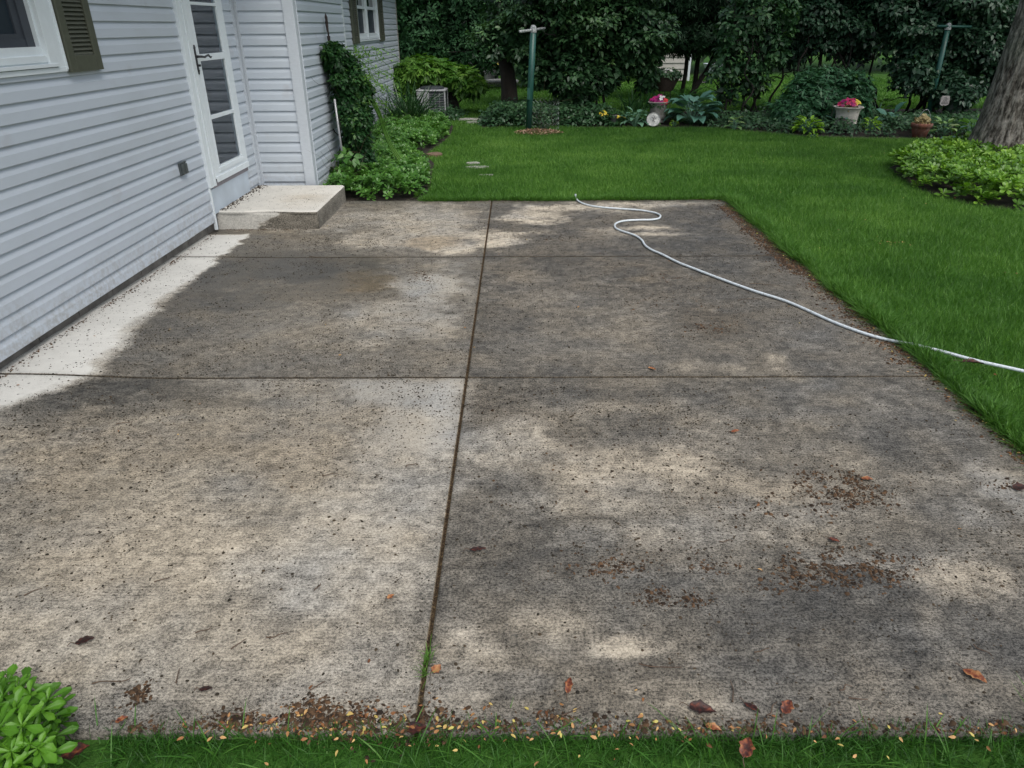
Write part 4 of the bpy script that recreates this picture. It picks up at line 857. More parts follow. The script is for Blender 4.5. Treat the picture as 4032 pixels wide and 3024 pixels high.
# vine, trellis
vn_ = [(-1.95,8.42,1.31,.15,.2,.17),(-1.86,8.46,1.10,.20,.2,.22),(-1.88,8.42,.82,.17,.18,.28),(-1.83,8.45,.54,.16,.18,.28),(-1.80,8.46,.24,.17,.18,.26),(-1.72,8.55,.98,.11,.14,.13),(-1.74,8.5,.72,.1,.12,.14)]
vine = shrub('climbing_vine', (-1.9,8.65,0), vn_, 3000, 'lf_vine', 'dense climbing vine on a trellis against the bay wall of the house', 'climbing plant', .05, 6, seed=140, tier=4, stems=6, sr=.008, zmin=.0, inner=.6, spread=.035, tb=.42)
rg = np.random.default_rng(141); wi = MB(); fb = FB()
for i in range(60):
    a = np.array([-1.80+rg.normal(0, .10), 8.5+rg.normal(0, .10), rg.uniform(.85, 1.42)]); d_ = np.array([rg.uniform(-.1, .45), rg.uniform(-.1, .4), rg.uniform(-.05, .28)]); P = np.array([a+d_*t_+[0, 0, -.18*t_*t_]+rg.normal(0, .012, 3) for t_ in np.linspace(0, 1, 6)])
    wi.tube(catmull(P, 4), .0022, 5)
    for p_ in P[1:]: fb.add(leaves(OV, OVF, np.repeat(p_[None], 2, 0)+rg.normal(0, .01, (2, 3)), rg.normal(0, 1, (2, 3)), np.array([0, 0, 1.])+rg.normal(0, .3, (2, 3)), np.full(2, .035), 1., rg.uniform(.6, 1, 2)))
wi.build('tendrils', M['lf_maple'], vine); fb.build('young_leaves', M['lf_maple'], vine)
wi = MB()
for i in range(5):
    o2 = rg.normal(0, .016, 3); wi.tube(catmull(np.array([(-1.66,8.7,.85),(-1.60,8.75,.7),(-1.56,8.8,.5),(-1.48,8.8,.3),(-1.36,8.78,.15),(-1.2,8.75,.12+.02*i)])+o2), .009, 6)
wi.build('pale_stems', M['lf_maple'], vine, smooth=True)
tr = empty('trellis', (-2.0,8.6,0), 'dark iron spire trellis with a pale pole inside the climbing vine', 'trellis')
s = MB(); s.tube([(-2.045,8.54,1.74),(-2.045,8.55,1.70),(-2.04,8.55,1.60),(-2.035,8.56,1.2),(-2.03,8.6,.0)], [.002,.016,.009,.011,.011], 8).tube([(-2.045,8.548,1.66),(-2.045,8.549,1.56)], [.018,.010], 6).tube([(-2.04,8.55,1.52),(-2.04,8.55,1.44)], [.02,.012], 6); s.build('spire', M['rust'], tr)
s = MB(); s.tube([(-1.96,8.46,.86),(-1.96,8.5,0)], .006, 6).tube([(-1.98,8.50,.95),(-1.98,8.54,0)], .006, 6)
for z in (.2,.45,.7,.95,1.2): s.tube([(-2.035,8.57,z),(-1.9,8.9,z)], .005, 6)
s.build('bars', M['rust'], tr)
s = MB(); s.tube([(-1.962,8.18,.915),(-1.945,8.24,-.02)], .0125, 10); s.build('pale_pole', M['galv'], tr, smooth=True)
shrub('creeper_plant', (-1.86,8.12,0), [(-1.86,8.15,.30,.15,.13,.12),(-1.95,8.1,.12,.16,.12,.1)], 34, 'lf_creeper', 'small creeper with broad light green leaves at the foot of the vine', 'plant', .10, 5, seed=150, stems=4, sr=.004, zmin=.03, inner=0, spread=.02, smat='twig', foot=.03)

# ------------------------------------------------------------------ big tree on the right
def big_tree():
    rg = np.random.default_rng(160); root = empty('maple_tree', (6.33, 9.75, 0), 'big tree with grey furrowed bark at the right edge of the photo', 'tree')
    nz, na = 150, 120; zs = np.linspace(-.05, 6.5, nz); V = np.zeros((nz, na, 3)); th = np.linspace(0, 2*np.pi, na, endpoint=False)
    R0 = np.interp(zs, [-.05, .05, .2, .5, 1, 2, 4, 6.5], [.47, .43, .385, .345, .318, .30, .28, .22])
    cx = 6.36+np.interp(zs, [0, 1, 2, 6.5], [0, .04, .09, .4]); cy = np.full(nz, 9.75)
    for i, z in enumerate(zs):
        fl = np.exp(-max(z, 0)/.22)*.13*np.abs(np.sin(th*2.5+.6))
        warp = 1.3*fbm(th*1.2+20, np.full(na, z*1.7), 22, 3)
        per = np.abs(np.sin((th*11)+warp*5+z*.8)); rid = .016*per**.6 + .012*fbm(th*8, np.full(na, z*7), 23, 3)
        seam = np.minimum(1, np.minimum(th, 2*np.pi-th)/.3); rid = rid*seam+.012*(1-seam)
        rr = R0[i]*(1+fl)+rid; V[i, :, 0] = cx[i]+rr*np.cos(th); V[i, :, 1] = cy[i]+rr*np.sin(th); V[i, :, 2] = z
    ii = np.arange(nz*na).reshape(nz, na); jj = np.roll(ii, -1, 1); Q = np.stack([ii[:-1], jj[:-1], jj[1:], ii[1:]], -1).reshape(-1, 4)
    fast_mesh('trunk', V.reshape(-1, 3), [Q], None, M['bark'], root, smooth=True)
    lb = MB(); lob = []
    for a, z, l in ((0.3,5.0,2.5),(1.5,5.6,2.6),(2.6,5.2,2.6),(4.0,5.8,2.4),(5.2,5.3,2.6),(.9,6.3,2.4),(3.3,6.3,2.4)):
        e = np.array([6.8+l*math.cos(a), 9.75+l*math.sin(a), z+1.8]); limb(lb, (6.8, 9.75, z), e, .12, .03, rg); lob.append((*e, 1.5, 1.5, .9))
    lb.build('limbs', M['bark'], root, smooth=True)
    fb = FB(); P, N = lobe_points(lob, 1500, rg, thick=.3); spray(fb, P, N, rg, .17, 6, MP, MPF, .8, .12); fb.build('crown', M['lf_maple'], root)
big_tree()

# ------------------------------------------------------------------ border: ivy and low cover
CLEAR = [(2.72, 13.75, .33), (6.0, 12.6, .36), (2.1, 13.5, .2), (6.32, 11.95, .25), (3.1, 13.4, .3)]
def cover(poly, n, L0, mat, label, seed, h=.12, hf=None, nm='ground_cover'):
    rg = np.random.default_rng(seed); q = scatter(poly, n, rg)
    for a_, b_, r_ in CLEAR: q = q[np.hypot(q[:, 0]-a_, q[:, 1]-b_) > r_]
    dd = pdist(poly, q[:, 0], q[:, 1])
    z = h*np.clip(dd/.25, .15, 1)*rg.uniform(.3, 1.1, len(q)); P = np.stack([q[:, 0], q[:, 1], z], -1); fb = FB()
    spray(fb, P, np.tile([0, -.5, .6], (len(P), 1)), rg, L0, 5, OV, OVF, .9, L0*.8, 1.3, .15, .45); tag(fb.build(nm, M[mat]), label, 'ground cover', kind='stuff')
cover([(-.62,13.55),(0,13.45),(.8,13.55),(1.7,13.5),(2.0,13.9),(1.8,14.8),(.4,15.3),(-.35,15.6),(-.7,14.6)], 1500, .075, 'lf_ivy', 'grey green ivy under the broad shrub', 170, .26, nm='ivy_cover')
cover([(3.3,13.3),(3.7,13.1),(4.5,12.5),(5.6,12.05),(6.6,11.95),(8.0,12.1),(9.5,12.4),(9.5,13.9),(7,14.2),(5,14.3),(3.3,14.2)], 2600, .06, 'lf_ivy', 'low dark leafy plants along the front of the right border', 171, .16)
cover([(1.7,13.55),(3.2,13.45),(3.2,14.6),(1.7,14.8)], 500, .06, 'lf_vine', 'dark low plants between the pots', 172, .14)
cover([(-2.45,14.7),(-1.2,14.5),(-1.05,15.4),(-1.5,16.4),(-2.45,16.4)], 420, .07, 'lf_ivy', 'low plants round the air conditioner', 173, .16)
cover([(-3.2,21.1),(-1.6,21.0),(-1.4,21.6),(-3,21.8)], 160, .09, 'lf_cream', 'pale low plants in front of the arborvitae row', 174, .2)

def hosta(c, r, n, L0, mat, label, seed, z0=.18, cat='hosta', wid=1.0, el=.35, name='hosta_plant'):
    rg = np.random.default_rng(seed); root = empty(name, (c[0], c[1], 0), label, cat); fb = FB(); st_ = MB(); c = np.array([c[0], c[1], -.02])
    for i in range(n):
        t_ = (i+.5)/n; th = i*2.39996+rg.normal(0, .2); rad = np.array([math.cos(th), math.sin(th), 0]); rr = r*(.25+.75*math.sqrt(t_))*rg.uniform(.75, 1.05)
        hz = z0*(1.5-1.0*t_)*rg.uniform(.8, 1.15); P = c+rad*rr*.62+np.array([0, 0, hz]); e_ = el*(1.3-1.9*t_)+rg.normal(0, .15)
        X_ = rad*math.cos(e_)+np.array([0, 0, math.sin(e_)]); N_ = np.array([0, 0, math.cos(e_)])-rad*math.sin(e_)+rg.normal(0, .1, 3)
        fb.add(leaves(HT, HTF, P[None], X_[None], N_[None], np.array([L0*rg.uniform(.75, 1.1)]), wid, np.array([np.clip(rg.normal(.45, .22), 0, 1)])))
        st_.tube([c+rad*.02, c+rad*rr*.35+[0, 0, hz*.7], P], .005 if L0 > .15 else .003, 5)
    fb.build('leaves', M[mat], root, smooth=True); st_.build('stalks', M['lf_hostag'], root)
A = lambda x, y, z=0: gp(x, y, z)
hosta(A(2735,490)[:2]+[0,.25], .55, 46, .30, 'lf_hosta', 'large blue green hosta right of the petunia urn', 180, .28)
hosta(A(2505,497)[:2]+[0,.12], .27, 26, .17, 'lf_hostag', 'grey green hosta in front of the round plate', 181, .16)
hosta(A(3190,525)[:2]+[0,.15], .30, 60, .13, 'lf_lime', 'bright chartreuse hosta at the lawn edge, left of the pale urn', 182, .14, wid=.8)
hosta(A(3435,515)[:2]+[0,.1], .2, 34, .11, 'lf_lime', 'small chartreuse hosta just right of the pale urn', 183, .12, wid=.8)
hosta(A(2890,508)[:2], .13, 11, .12, 'lf_cream', 'small cream edged hosta right of the large blue one', 184, .12)
hosta(A(3290,510)[:2], .17, 6, .2, 'lf_hosta', 'blue hosta leaves at the foot of the pale urn', 185, .16)
hosta(A(3510,500)[:2]+[0,.1], .2, 6, .26, 'lf_hosta', 'few broad blue hosta leaves left of the terracotta pot', 186, .16, el=.7)
hosta(A(3710,530)[:2], .2, 14, .15, 'lf_cream', 'cream edged hosta right of the terracotta pot', 187, .16)
hosta(A(3835,535)[:2]+[0,.1], .28, 22, .17, 'lf_maple', 'yellow green plant beside the big tree trunk', 188, .17, 'plant', name='leafy_plant')
hosta(A(3450,470)[:2], .25, 9, .22, 'lf_maple', 'light green broad leaves low in the shade right of the pale urn', 189, .24, 'plant', name='leafy_plant')
hosta(A(3760,600)[:2]+[0,.1], .2, 9, .13, 'lf_hostag', 'pale grey leaf plant at the back of the tree bed', 190, .2, 'plant', name='leafy_plant')
hosta(A(2655,492)[:2], .12, 26, .05, 'lf_lime', 'small yellow green creeping plant between urn and large hosta', 191, .06, 'plant', name='leafy_plant')
hosta(A(3200,540)[:2], .10, 22, .05, 'lf_lime', 'tiny yellow leaf plant in front of the chartreuse hosta', 192, .05, 'plant', name='leafy_plant')
def fern(c, n, L0, label, seed, mat='lf_fern'):
    rg = np.random.default_rng(seed); c = np.array([c[0], c[1], 0.]); root = empty('fern_plant', tuple(c), label, 'fern')
    for i in range(n):
        fb = FB()
        th = rg.uniform(0, 2*np.pi); rad = np.array([math.cos(th), math.sin(th), 0]); sd_ = np.array([-rad[1], rad[0], 0]); ts = np.linspace(.1, 1, 16)
        e_ = rg.uniform(.5, 1.2); P = np.array([c+L0*(rad*(t_*math.cos(e_)+.35*t_*t_)+np.array([0, 0, t_*math.sin(e_)-.45*t_*t_])) for t_ in ts]); l_ = L0*.22*np.sin(np.pi*np.clip(ts*.9+.1, 0, 1))+.01
        W_ = np.concatenate([P+[0,0,.003], P[::-1]-[0,0,.003]]); fb.add((W_, [np.array([[k_, k_+1, 30-k_, 31-k_] for k_ in range(15)])], np.full(32, .3)))
        for s_ in (-1, 1): fb.add(leaves(LN, LNF, P, s_*sd_+rad*.35+np.zeros((16, 3)), np.tile([0, 0, 1.], (16, 1)), l_, 1.6, np.full(16, rg.uniform(.2, .9))))
        fb.build('frond', M[mat], root)
fern(A(2800,440), 12, .55, 'fern behind the large blue hosta', 200); fern(A(2700,400), 12, .7, 'tall fern right of the wicker basket stand', 201)
fern(A(2520,430), 10, .6, 'fern left of the petunia urn', 202); fern(A(3720,500), 8, .45, 'fern behind the cream edged hosta near the tree', 203); fern(A(2960,440), 9, .45, 'fern at the left foot of the peony', 204)
strap('iris_clump', (2.25,14.5,0), 60, .6, .03, 'lf_vine', 'clump of dark upright iris leaves left of the petunia urn', 'plant', 205, .12, lean=.25, bend=.5)

# ------------------------------------------------------------------ pots
def petals(c, r, n, mat, name, root, seed, size=.03, z=.0, dome=.06, tint=None):
    rg = np.random.default_rng(seed); fb = FB(); one = n <= 24
    for i in range(n):
        if one: fb = FB()
        a = rg.uniform(0, 2*np.pi); q = math.sqrt(rg.uniform(0, 1)); p_ = np.array([c[0]+r*q*math.cos(a), c[1]+r*q*math.sin(a), c[2]+z+dome*(1-q*q)+rg.normal(0, .008)]); ax = nrm(np.array([.5*q*math.cos(a), .5*q*math.sin(a)-.5, .8])+rg.normal(0, .2, 3)); u = nrm(np.cross(ax, [.2, .9, .3])); v = np.cross(ax, u)
        t0 = rg.uniform(0, 1) if tint is None else tint(p_, rg)
        th = 2*np.pi*np.arange(5)/5; X_ = u*np.cos(th)[:, None]+v*np.sin(th)[:, None]+ax*.2
        fb.add(leaves(OB, OBF, np.repeat(p_[None], 5, 0), X_, np.repeat(ax[None], 5, 0), np.full(5, size), 1.7, np.full(5, t0)))
        if one: fb.build('flower' if name.endswith('flowers') else 'ruffled_leaf', M[mat], root)
    if not one: fb.build(name, M[mat], root)
def tuft(c, r, n, mat, root, seed, L0=.05, name='leaves', h=.06):
    rg = np.random.default_rng(seed); fb = FB(); q = rg.normal(0, 1, (n, 3)); q = nrm(q); q[:, 2] = np.abs(q[:, 2]); P = np.array(c)+q*np.array([r, r, h]); spray(fb, P, q, rg, L0, 4, OV, OVF, .6, .03, 1.1); return fb.build(name, M[mat], root)
def urn(c, R_, H_, mat, label, seed, wm=(0.035)):
    root = empty('stone_urn', (c[0], c[1], 0), label, 'urn', 'stone urns in the border'); s = MB()
    pr = [(0, 0), (.62, 0), (.64, .05), (.58, .09), (.56, .12), (.66, .17), (.74, .22), (.76, .34), (.72, .37), (.74, .40), (.76, .60), (.80, .78), (.90, .90), (1.0, .95), (1.03, .98), (1.0, 1.0), (.9, .985), (.86, .9), (0, .88)]
    w2 = lambda th, z: 1+ (wm*math.sin(th*8) if z > .9*H_ else 0)+(.012*math.cos(th*16) if .2*H_ < z < .36*H_ else 0)
    s.lathe([(a*R_, b_*H_) for a, b_ in pr], (c[0], c[1], 0), 64, w2); s.build('bowl', M[mat], root, smooth=True)
    s = MB(); s.lathe([(0, .905*H_), (.84*R_, .905*H_), (.84*R_, .90*H_)], (c[0], c[1], 0), 24); s.build('potting_soil', M['soil'], root); return root
uA = gpY(2588, 468, 13.9)[:2]; r_ = urn(uA, .192, .36, 'urn', 'grey stone urn with scalloped rim holding magenta and red petunias', 210)
pl = empty('petunia_plant', (uA[0], uA[1], .3), 'magenta, white and red petunias filling the grey stone urn', 'flowers')
tuft((uA[0], uA[1], .29), .17, 60, 'lf_vine', pl, 211)
petals((uA[0], uA[1], .345), .165, 75, 'fl_pink', 'pink_flowers', pl, 212, .036, tint=lambda p_, g_: .05+.55*g_.uniform() if p_[0] < uA[0]+.07 else .95, dome=.10)
petals((uA[0]+.04, uA[1]-.1, .40), .05, 5, 'fl_white', 'white_flowers', pl, 213, .034)
uB = gpY(3330, 480, 12.75)[:2]; urn(uB, .232, .37, 'urn2', 'pale cream stone urn with rolled rim near the right of the border', 214, .02)
pl = empty('mixed_flowers', (uB[0], uB[1], .33), 'mixed magenta, pink and yellow flowers in the pale cream urn', 'flowers')
tuft((uB[0], uB[1], .33), .16, 70, 'lf_coleus', pl, 215, .045); petals((uB[0], uB[1], .385), .17, 50, 'fl_pink', 'pink_flowers', pl, 216, .034, dome=.10, tint=lambda p_, g_: g_.uniform(.1, .9)); petals((uB[0]+.09, uB[1]-.08, .42), .06, 12, 'fl_yellow', 'yellow_flowers', pl, 217, .026)
for i in range(10): pass
# wicker basket on a stand
wc = gpY(2612, 420, 15.2); wc = (wc[0], 15.2)
bz = [gpY(2612, y, 15.2)[2] for y in (355, 302)]
st_ = empty('plant_stand', (wc[0], wc[1], 0), 'thin dark iron stand carrying the wicker basket', 'plant stand'); s = MB()
for a in (0.3, 2.4, 4.5): s.tube([(wc[0]+.16*math.cos(a), wc[1]+.16*math.sin(a), -.02), (wc[0]+.12*math.cos(a), wc[1]+.12*math.sin(a), bz[0])], .008, 6)
s.build('legs', M['rust'], st_); s = MB(); s.tube([(wc[0]+.13*math.cos(a), wc[1]+.13*math.sin(a), bz[0]-.01) for a in np.linspace(0, 2*np.pi, 25)], .007, 6); s.build('ring', M['rust'], st_)
bk = empty('wicker_basket', (wc[0], wc[1], bz[0]), 'round dark wicker basket on the iron stand', 'basket'); s = MB(); hh = bz[1]-bz[0]
for k in range(11):
    t_ = k/10; rr = .15+.10*t_; s.tube([(wc[0]+(rr+.005*math.sin(a*14+k*math.pi))*math.cos(a), wc[1]+(rr+.005*math.sin(a*14+k*math.pi))*math.sin(a), bz[0]+.012+hh*t_*.93) for a in np.linspace(0, 2*np.pi, 57)], .0145, 6)
s.lathe([(0, .0), (.14, .0), (.235, hh)], (wc[0], wc[1], bz[0]), 24); s.build('weave', M['wicker'], bk, smooth=True)
pl = empty('white_flower_plant', (wc[0], wc[1], bz[1]), 'leafy plant with small white flowers in the wicker basket', 'flowers')
tuft((wc[0], wc[1], bz[1]+.0), .27, 150, 'lf_lilac', pl, 220, .07, h=.14); petals((wc[0]+.02, wc[1]-.12, bz[1]+.08), .12, 16, 'fl_white', 'white_flowers', pl, 221, .028)
# grey pot + yellow flowers
gc = gpY(2420, 478, 13.75); gc = (gc[0], 13.75); pt = empty('grey_pot', (gc[0], gc[1], 0), 'small plain grey flower pot with yellow petunias spilling over', 'flower pot'); s = MB()
s.lathe([(0, 0), (.065, 0), (.075, .02), (.088, .15), (.094, .152), (.094, .172), (.084, .172), (.082, .14), (0, .14)], (gc[0], gc[1], -.02), 28); s.build('pot', M['greypot'], pt, smooth=True)
pl = empty('yellow_petunia', (gc[0], gc[1], .15), 'yellow petunias in and left of the grey pot', 'flowers'); tuft((gc[0], gc[1], .15), .11, 40, 'lf_vine', pl, 222, .05); tuft((gc[0]-.23, gc[1]-.02, .08), .1, 50, 'lf_vine', pl, 223, .05, 'trailing_leaves', .14)
petals((gc[0]-.23, gc[1]-.06, .15), .10, 12, 'fl_yellow', 'yellow_flowers', pl, 224, .028, dome=.06); petals((gc[0]+.08, gc[1]-.12, .10), .08, 5, 'fl_yellow', 'side_flowers', pl, 225, .024)
# round plate
pc = gp(2573, 500); pcx = np.array([pc[0], 13.28, .118]); pn = nrm(np.array([-.15, -.9, .42])); pu = nrm(np.cross([0, 0, 1.], pn)); pv = np.cross(pn, pu)
pr_ = empty('round_plate', (pcx[0], pcx[1], 0), 'round white decorated plate leaning against the petunia urn', 'garden ornament')
def disc(r0, r1, off, n=40, dz=.0):
    V = []; 
    for rr, o2 in ((r0, off), (r1, off+dz)):
        for k in range(n): a = 2*np.pi*k/n; V.append(pcx+pn*o2+rr*(pu*math.cos(a)+pv*math.sin(a)))
    return V, [(k, (k+1) % n, n+(k+1) % n, n+k) for k in range(n)]
s = MB(); s.add(*disc(.0005, .105, 0)); s.add(*disc(.105, .12, 0, dz=.012)); s.add(*disc(.12, .12, .012, dz=-.03)); s.add(*disc(.12, .0005, -.018)); s.build('dish', M['plate'], pr_, smooth=False)
s = MB(); s.add(*disc(.116, .123, .013, dz=-.004)); s.build('rim', M['greypot'], pr_)
s = MB(); P0 = pcx+pn*.004
for a, l in ((1.2, .09), (1.9, .06), (.3, .07), (4.2, .05), (5.0, .06)): s.tube([P0, P0+.5*l*(pu*math.cos(a)+pv*math.sin(a)), P0+l*(pu*math.cos(a+.4)+pv*math.sin(a+.4))], [.003, .007, .002], 6)
s.build('painted_sprig', M['greypot'], pr_)
# terracotta pot
tc_ = gpY(3617, 543, 11.95); tc_ = (tc_[0], 11.95); tp_ = empty('terracotta_pot', (tc_[0], tc_[1], 0), 'weathered terracotta pot on the lawn edge near the big tree', 'flower pot'); s = MB()
s.lathe([(0, 0), (.10, 0), (.135, .15)], (tc_[0], tc_[1], -.02), 36); s.build('pot', M['terra'], tp_, smooth=True)
s = MB(); s.lathe([(.135, .15), (.152, .152), (.16, .205), (.155, .212), (.142, .212), (.14, .19), (0, .19)], (tc_[0], tc_[1], -.02), 36); s.build('rim', M['terra'], tp_, smooth=True)
pl = empty('coleus_plant', (tc_[0], tc_[1], .19), 'bronze and cream leaved plant in the terracotta pot', 'plant'); tuft((tc_[0], tc_[1], .20), .10, 60, 'lf_coleus', pl, 230, .04, h=.09); petals((tc_[0], tc_[1]-.02, .23), .10, 20, 'lf_coleus', 'ruffled_leaves', pl, 231, .035, dome=.08, tint=lambda p_, g_: g_.uniform(.5, 1))
# plaque
qc = gpY(3719, 396, 13.6); pq = empty('plaque', (qc[0], qc[1], qc[2]-.09), 'small grey scalloped plaque with dark writing below the right clothes post', 'plaque'); s = MB(); n = 48; V = []
for y_ in (0, -.02):
    for k in range(n):
        a = 2*np.pi*k/n; rr = .088*(1+.10*math.cos(4*a+math.pi)+.03*math.sin(9*a)); V.append((qc[0]+rr*math.cos(a)*.98, 13.6+y_, qc[2]+rr*math.sin(a)))
s.add(V, [(k, (k+1) % n, n+(k+1) % n, n+k) for k in range(n)]+[tuple(range(n, 2*n)), tuple(range(n))[::-1]]); s.build('slab', M['plaque'], pq)
s = MB(); rg = np.random.default_rng(240)
for r_i, (zz, a, b_) in enumerate(((.052,-.03,.02),(.028,-.025,.03),(.004,-.035,.03),(-.02,-.05,.045),(-.044,-.055,.05))):
    x = a
    while x < b_:
        w_ = rg.uniform(.006, .02); P = [(qc[0]+x+w_*t_, 13.576, qc[2]+zz+.006*math.sin(t_*9+x*90)) for t_ in np.linspace(0, 1, 7)]; s.tube(P, .0022, 4); x += w_+.007
s.build('lettering', M['ink'], pq)
s = MB(); s.tube([(qc[0], 13.61, -.02), (qc[0], 13.61, qc[2])], .006, 6); s.build('stake', M['rust'], pq)
# hoop and stake near terracotta pot
a0 = gpY(3665, 480, 12.6); s = MB(); s.tube([(a0[0]-.12+.12*math.cos(t_)+.0, 12.6, .0+.33*math.sin(t_)+.0) for t_ in np.linspace(0, np.pi, 16)], .004, 6); tag(s.build('wire_hoop', M['galv']), 'thin arched wire hoop behind the terracotta pot', 'garden hoop')
a0 = gp(3262, 505); s = MB(); s.tube([(a0[0], a0[1], -.02), (a0[0]+.01, a0[1], .2), (a0[0]+.015, a0[1], .42)], [.006, .005, .003], 6); tag(s.build('garden_stake', M['twig']), 'thin bare stick standing left of the pale urn', 'stake')

# clothes posts
def post(base, top, bar_a, bar_b, label, r):
    root = empty('clothes_post', tuple(base), label, 'clothes post', 'green clothes posts'); s = MB(); base, top = np.array(base), np.array(top); s.tube([base, (base+top)/2, top], r, 20); s.build('pole', M['greenmetal'], root, smooth=True)
    s = MB(); s.tube([bar_a, bar_b], .02, 14); s.build('crossbar', M['whitepeel'] if r > .05 else M['greenmetal'], root, smooth=True)
    s = MB(); s.lathe([(.0, .075), (.03, .068), (.046, .045), (.056, .0), (.052, -.04)], tuple(top), 18); s.build('cap', M['whitepeel'], root, smooth=True); return root
b0 = gp(2080, 513); tp0 = gpY(2100, 118, b0[1]-.05)
p1 = post((b0[0], b0[1], -.05), tp0, tp0+[-.22, -.45, -.02], tp0+[.20, .55, .02], 'green clothes post standing in the lawn left of centre', .051)
s = MB(); s.box(b0[0]-.02, b0[0]+.03, b0[1]-.09, b0[1]-.06, .50, .68); s.build('bracket', M['greenmetal'], p1)
b1 = gpY(3655, 450, 13.95); tp1 = gpY(3733, 108, 13.95)
post((b1[0], 13.95, -.05), tp1, gpY(3690, 103, 13.93), tp1+[.37, -.05, .01], 'green clothes post leaning in the shade of the right hand shrubs', .044)
# wire cage and small plant beside the left post
cg = empty('wire_cage', (b0[0]+.38, b0[1]+.15, 0), 'cylinder of chicken wire right of the left clothes post', 'wire cage'); s = MB(); cx_, cy_ = b0[0]+.26, b0[1]+.18; Rc = .27
for k in range(22):
    a = 2*np.pi*k/22; P = [(cx_+Rc*math.cos(a+(.12 if j % 2 else -.12)), cy_+Rc*math.sin(a+(.12 if j % 2 else -.12)), .04*j) for j in range(13)]; s.tube(P, .0016, 3, cap=False)
s.build('mesh', M['galv'], cg)
shrub('caged_plant', (cx_, cy_, 0), [(cx_+.02, cy_, .2, .15, .15, .2)], 60, 'lf_ivy', 'small grey green plant growing inside the wire cage', 'plant', .05, 6, seed=250, stems=4, sr=.004, zmin=.01, inner=0, spread=.03, smat='twig', foot=.02)
rg = np.random.default_rng(251); n = 1100; a = rg.uniform(0, 2*np.pi, n); q = np.sqrt(rg.uniform(0, 1, n)); mc = gp(2120, 522)
P = np.stack([mc[0]+.40*q*np.cos(a), mc[1]+.26*q*np.sin(a), .045*(1-q*q)+rg.uniform(0, .012, n)], -1); fb = FB().add(leaves(RH, RHF, P, rg.normal(0, 1, (n, 3))*[1, 1, .25], np.array([0, 0, 1.])+rg.normal(0, .4, (n, 3)), rg.uniform(.02, .05, n), .7, rg.uniform(0, 1, n)))
tag(fb.build('mulch_ring', M['mulch']), 'ring of pale wood chips round the foot of the left clothes post', 'mulch', kind='stuff')

# air conditioner
ac = empty('air_conditioner', (-1.7,15.2,0), 'grey outdoor air conditioning unit by the rear corner of the house', 'air conditioner')
x0, x1, y0, y1, zt = -1.96, -1.40, 14.9, 15.5, .50
s = MB(); s.box(x0, x0+.24, y0, y1, .02, zt-.03).box(x1-.03, x1, y0, y0+.03, .02, zt-.03).box(x0+.24, x1, y1-.02, y1, .02, zt-.03); s.build('cabinet', M['ac'], ac, bevel=.01)
s = MB(); s.box(x0+.24, x1-.03, y0+.02, y1-.02, .03, zt-.03).box(x1-.03, x1-.012, y0+.03, y1-.02, .03, zt-.03); s.build('condenser_coil', M['acdark'], ac)
s = MB()
for z in np.arange(.06, .46, .045): s.box(x0+.24, x1-.03, y0+.012, y0+.016, z, z+.004)
for x in np.arange(x0+.26, x1-.03, .09): s.box(x, x+.004, y0+.008, y0+.012, .03, zt-.03)
s.build('wire_guard', M['ac'], ac)
s = MB(); s.box(x0-.01, x1+.01, y0-.01, y1+.01, zt-.03, zt); s.build('top_panel', M['ac'], ac, bevel=.012)
s = MB(); s.lathe([(.24, 0), (.235, .03), (.2, .045), (.0, .05)], ((x0+x1)/2, (y0+y1)/2, zt), 28); s.build('fan_guard', M['acdark'], ac)
# meter pipe at the house corner
s = MB(); s.tube([(X3+.06, 16.42, .0), (X3+.06, 16.42, .75)], .03, 10); s.box(X3+.01, X3+.12, 16.3, 16.5, .55, .85); s.build('utility_box', M['outlet'], house)

# shed of the neighbour
sh = empty('garden_shed', (5.4,25.5,0), 'cream sided shed seen beyond the dark evergreen', 'shed'); s = MB(); X0_, X1_, Y0_ = 4.2, gpY(2713, 250, 24.6)[0], 24.6
for k in range(14):
    z = .02+.17*k; s.add([(X0_, Y0_, z+.17), (X1_, Y0_, z+.17), (X1_, Y0_-.03, z), (X0_, Y0_-.03, z), (X0_, Y0_, z), (X1_, Y0_, z)], [(0,1,2,3),(3,2,5,4)])
    s.add([(X1_, Y0_, z+.17), (X1_, Y0_+3, z+.17), (X1_+.03, Y0_+3, z), (X1_+.03, Y0_, z)], [(0,1,2,3)])
s.build('wall', M['shedside'], sh); s = MB(); s.box(X1_-.02, X1_+.05, Y0_-.05, Y0_+.03, 0, 2.4); s.build('corner_trim', M['trim'], sh)
s = MB(); s.add([(X0_-.2, Y0_-.25, 2.35), (X1_+.25, Y0_-.25, 2.35), (X1_+.25, Y0_+1.5, 3.3), (X0_-.2, Y0_+1.5, 3.3), (X1_+.25, Y0_+3.2, 2.35), (X0_-.2, Y0_+3.2, 2.35)], [(0,1,2,3),(3,2,4,5)]); s.build('roof', M['roofsh'], sh)
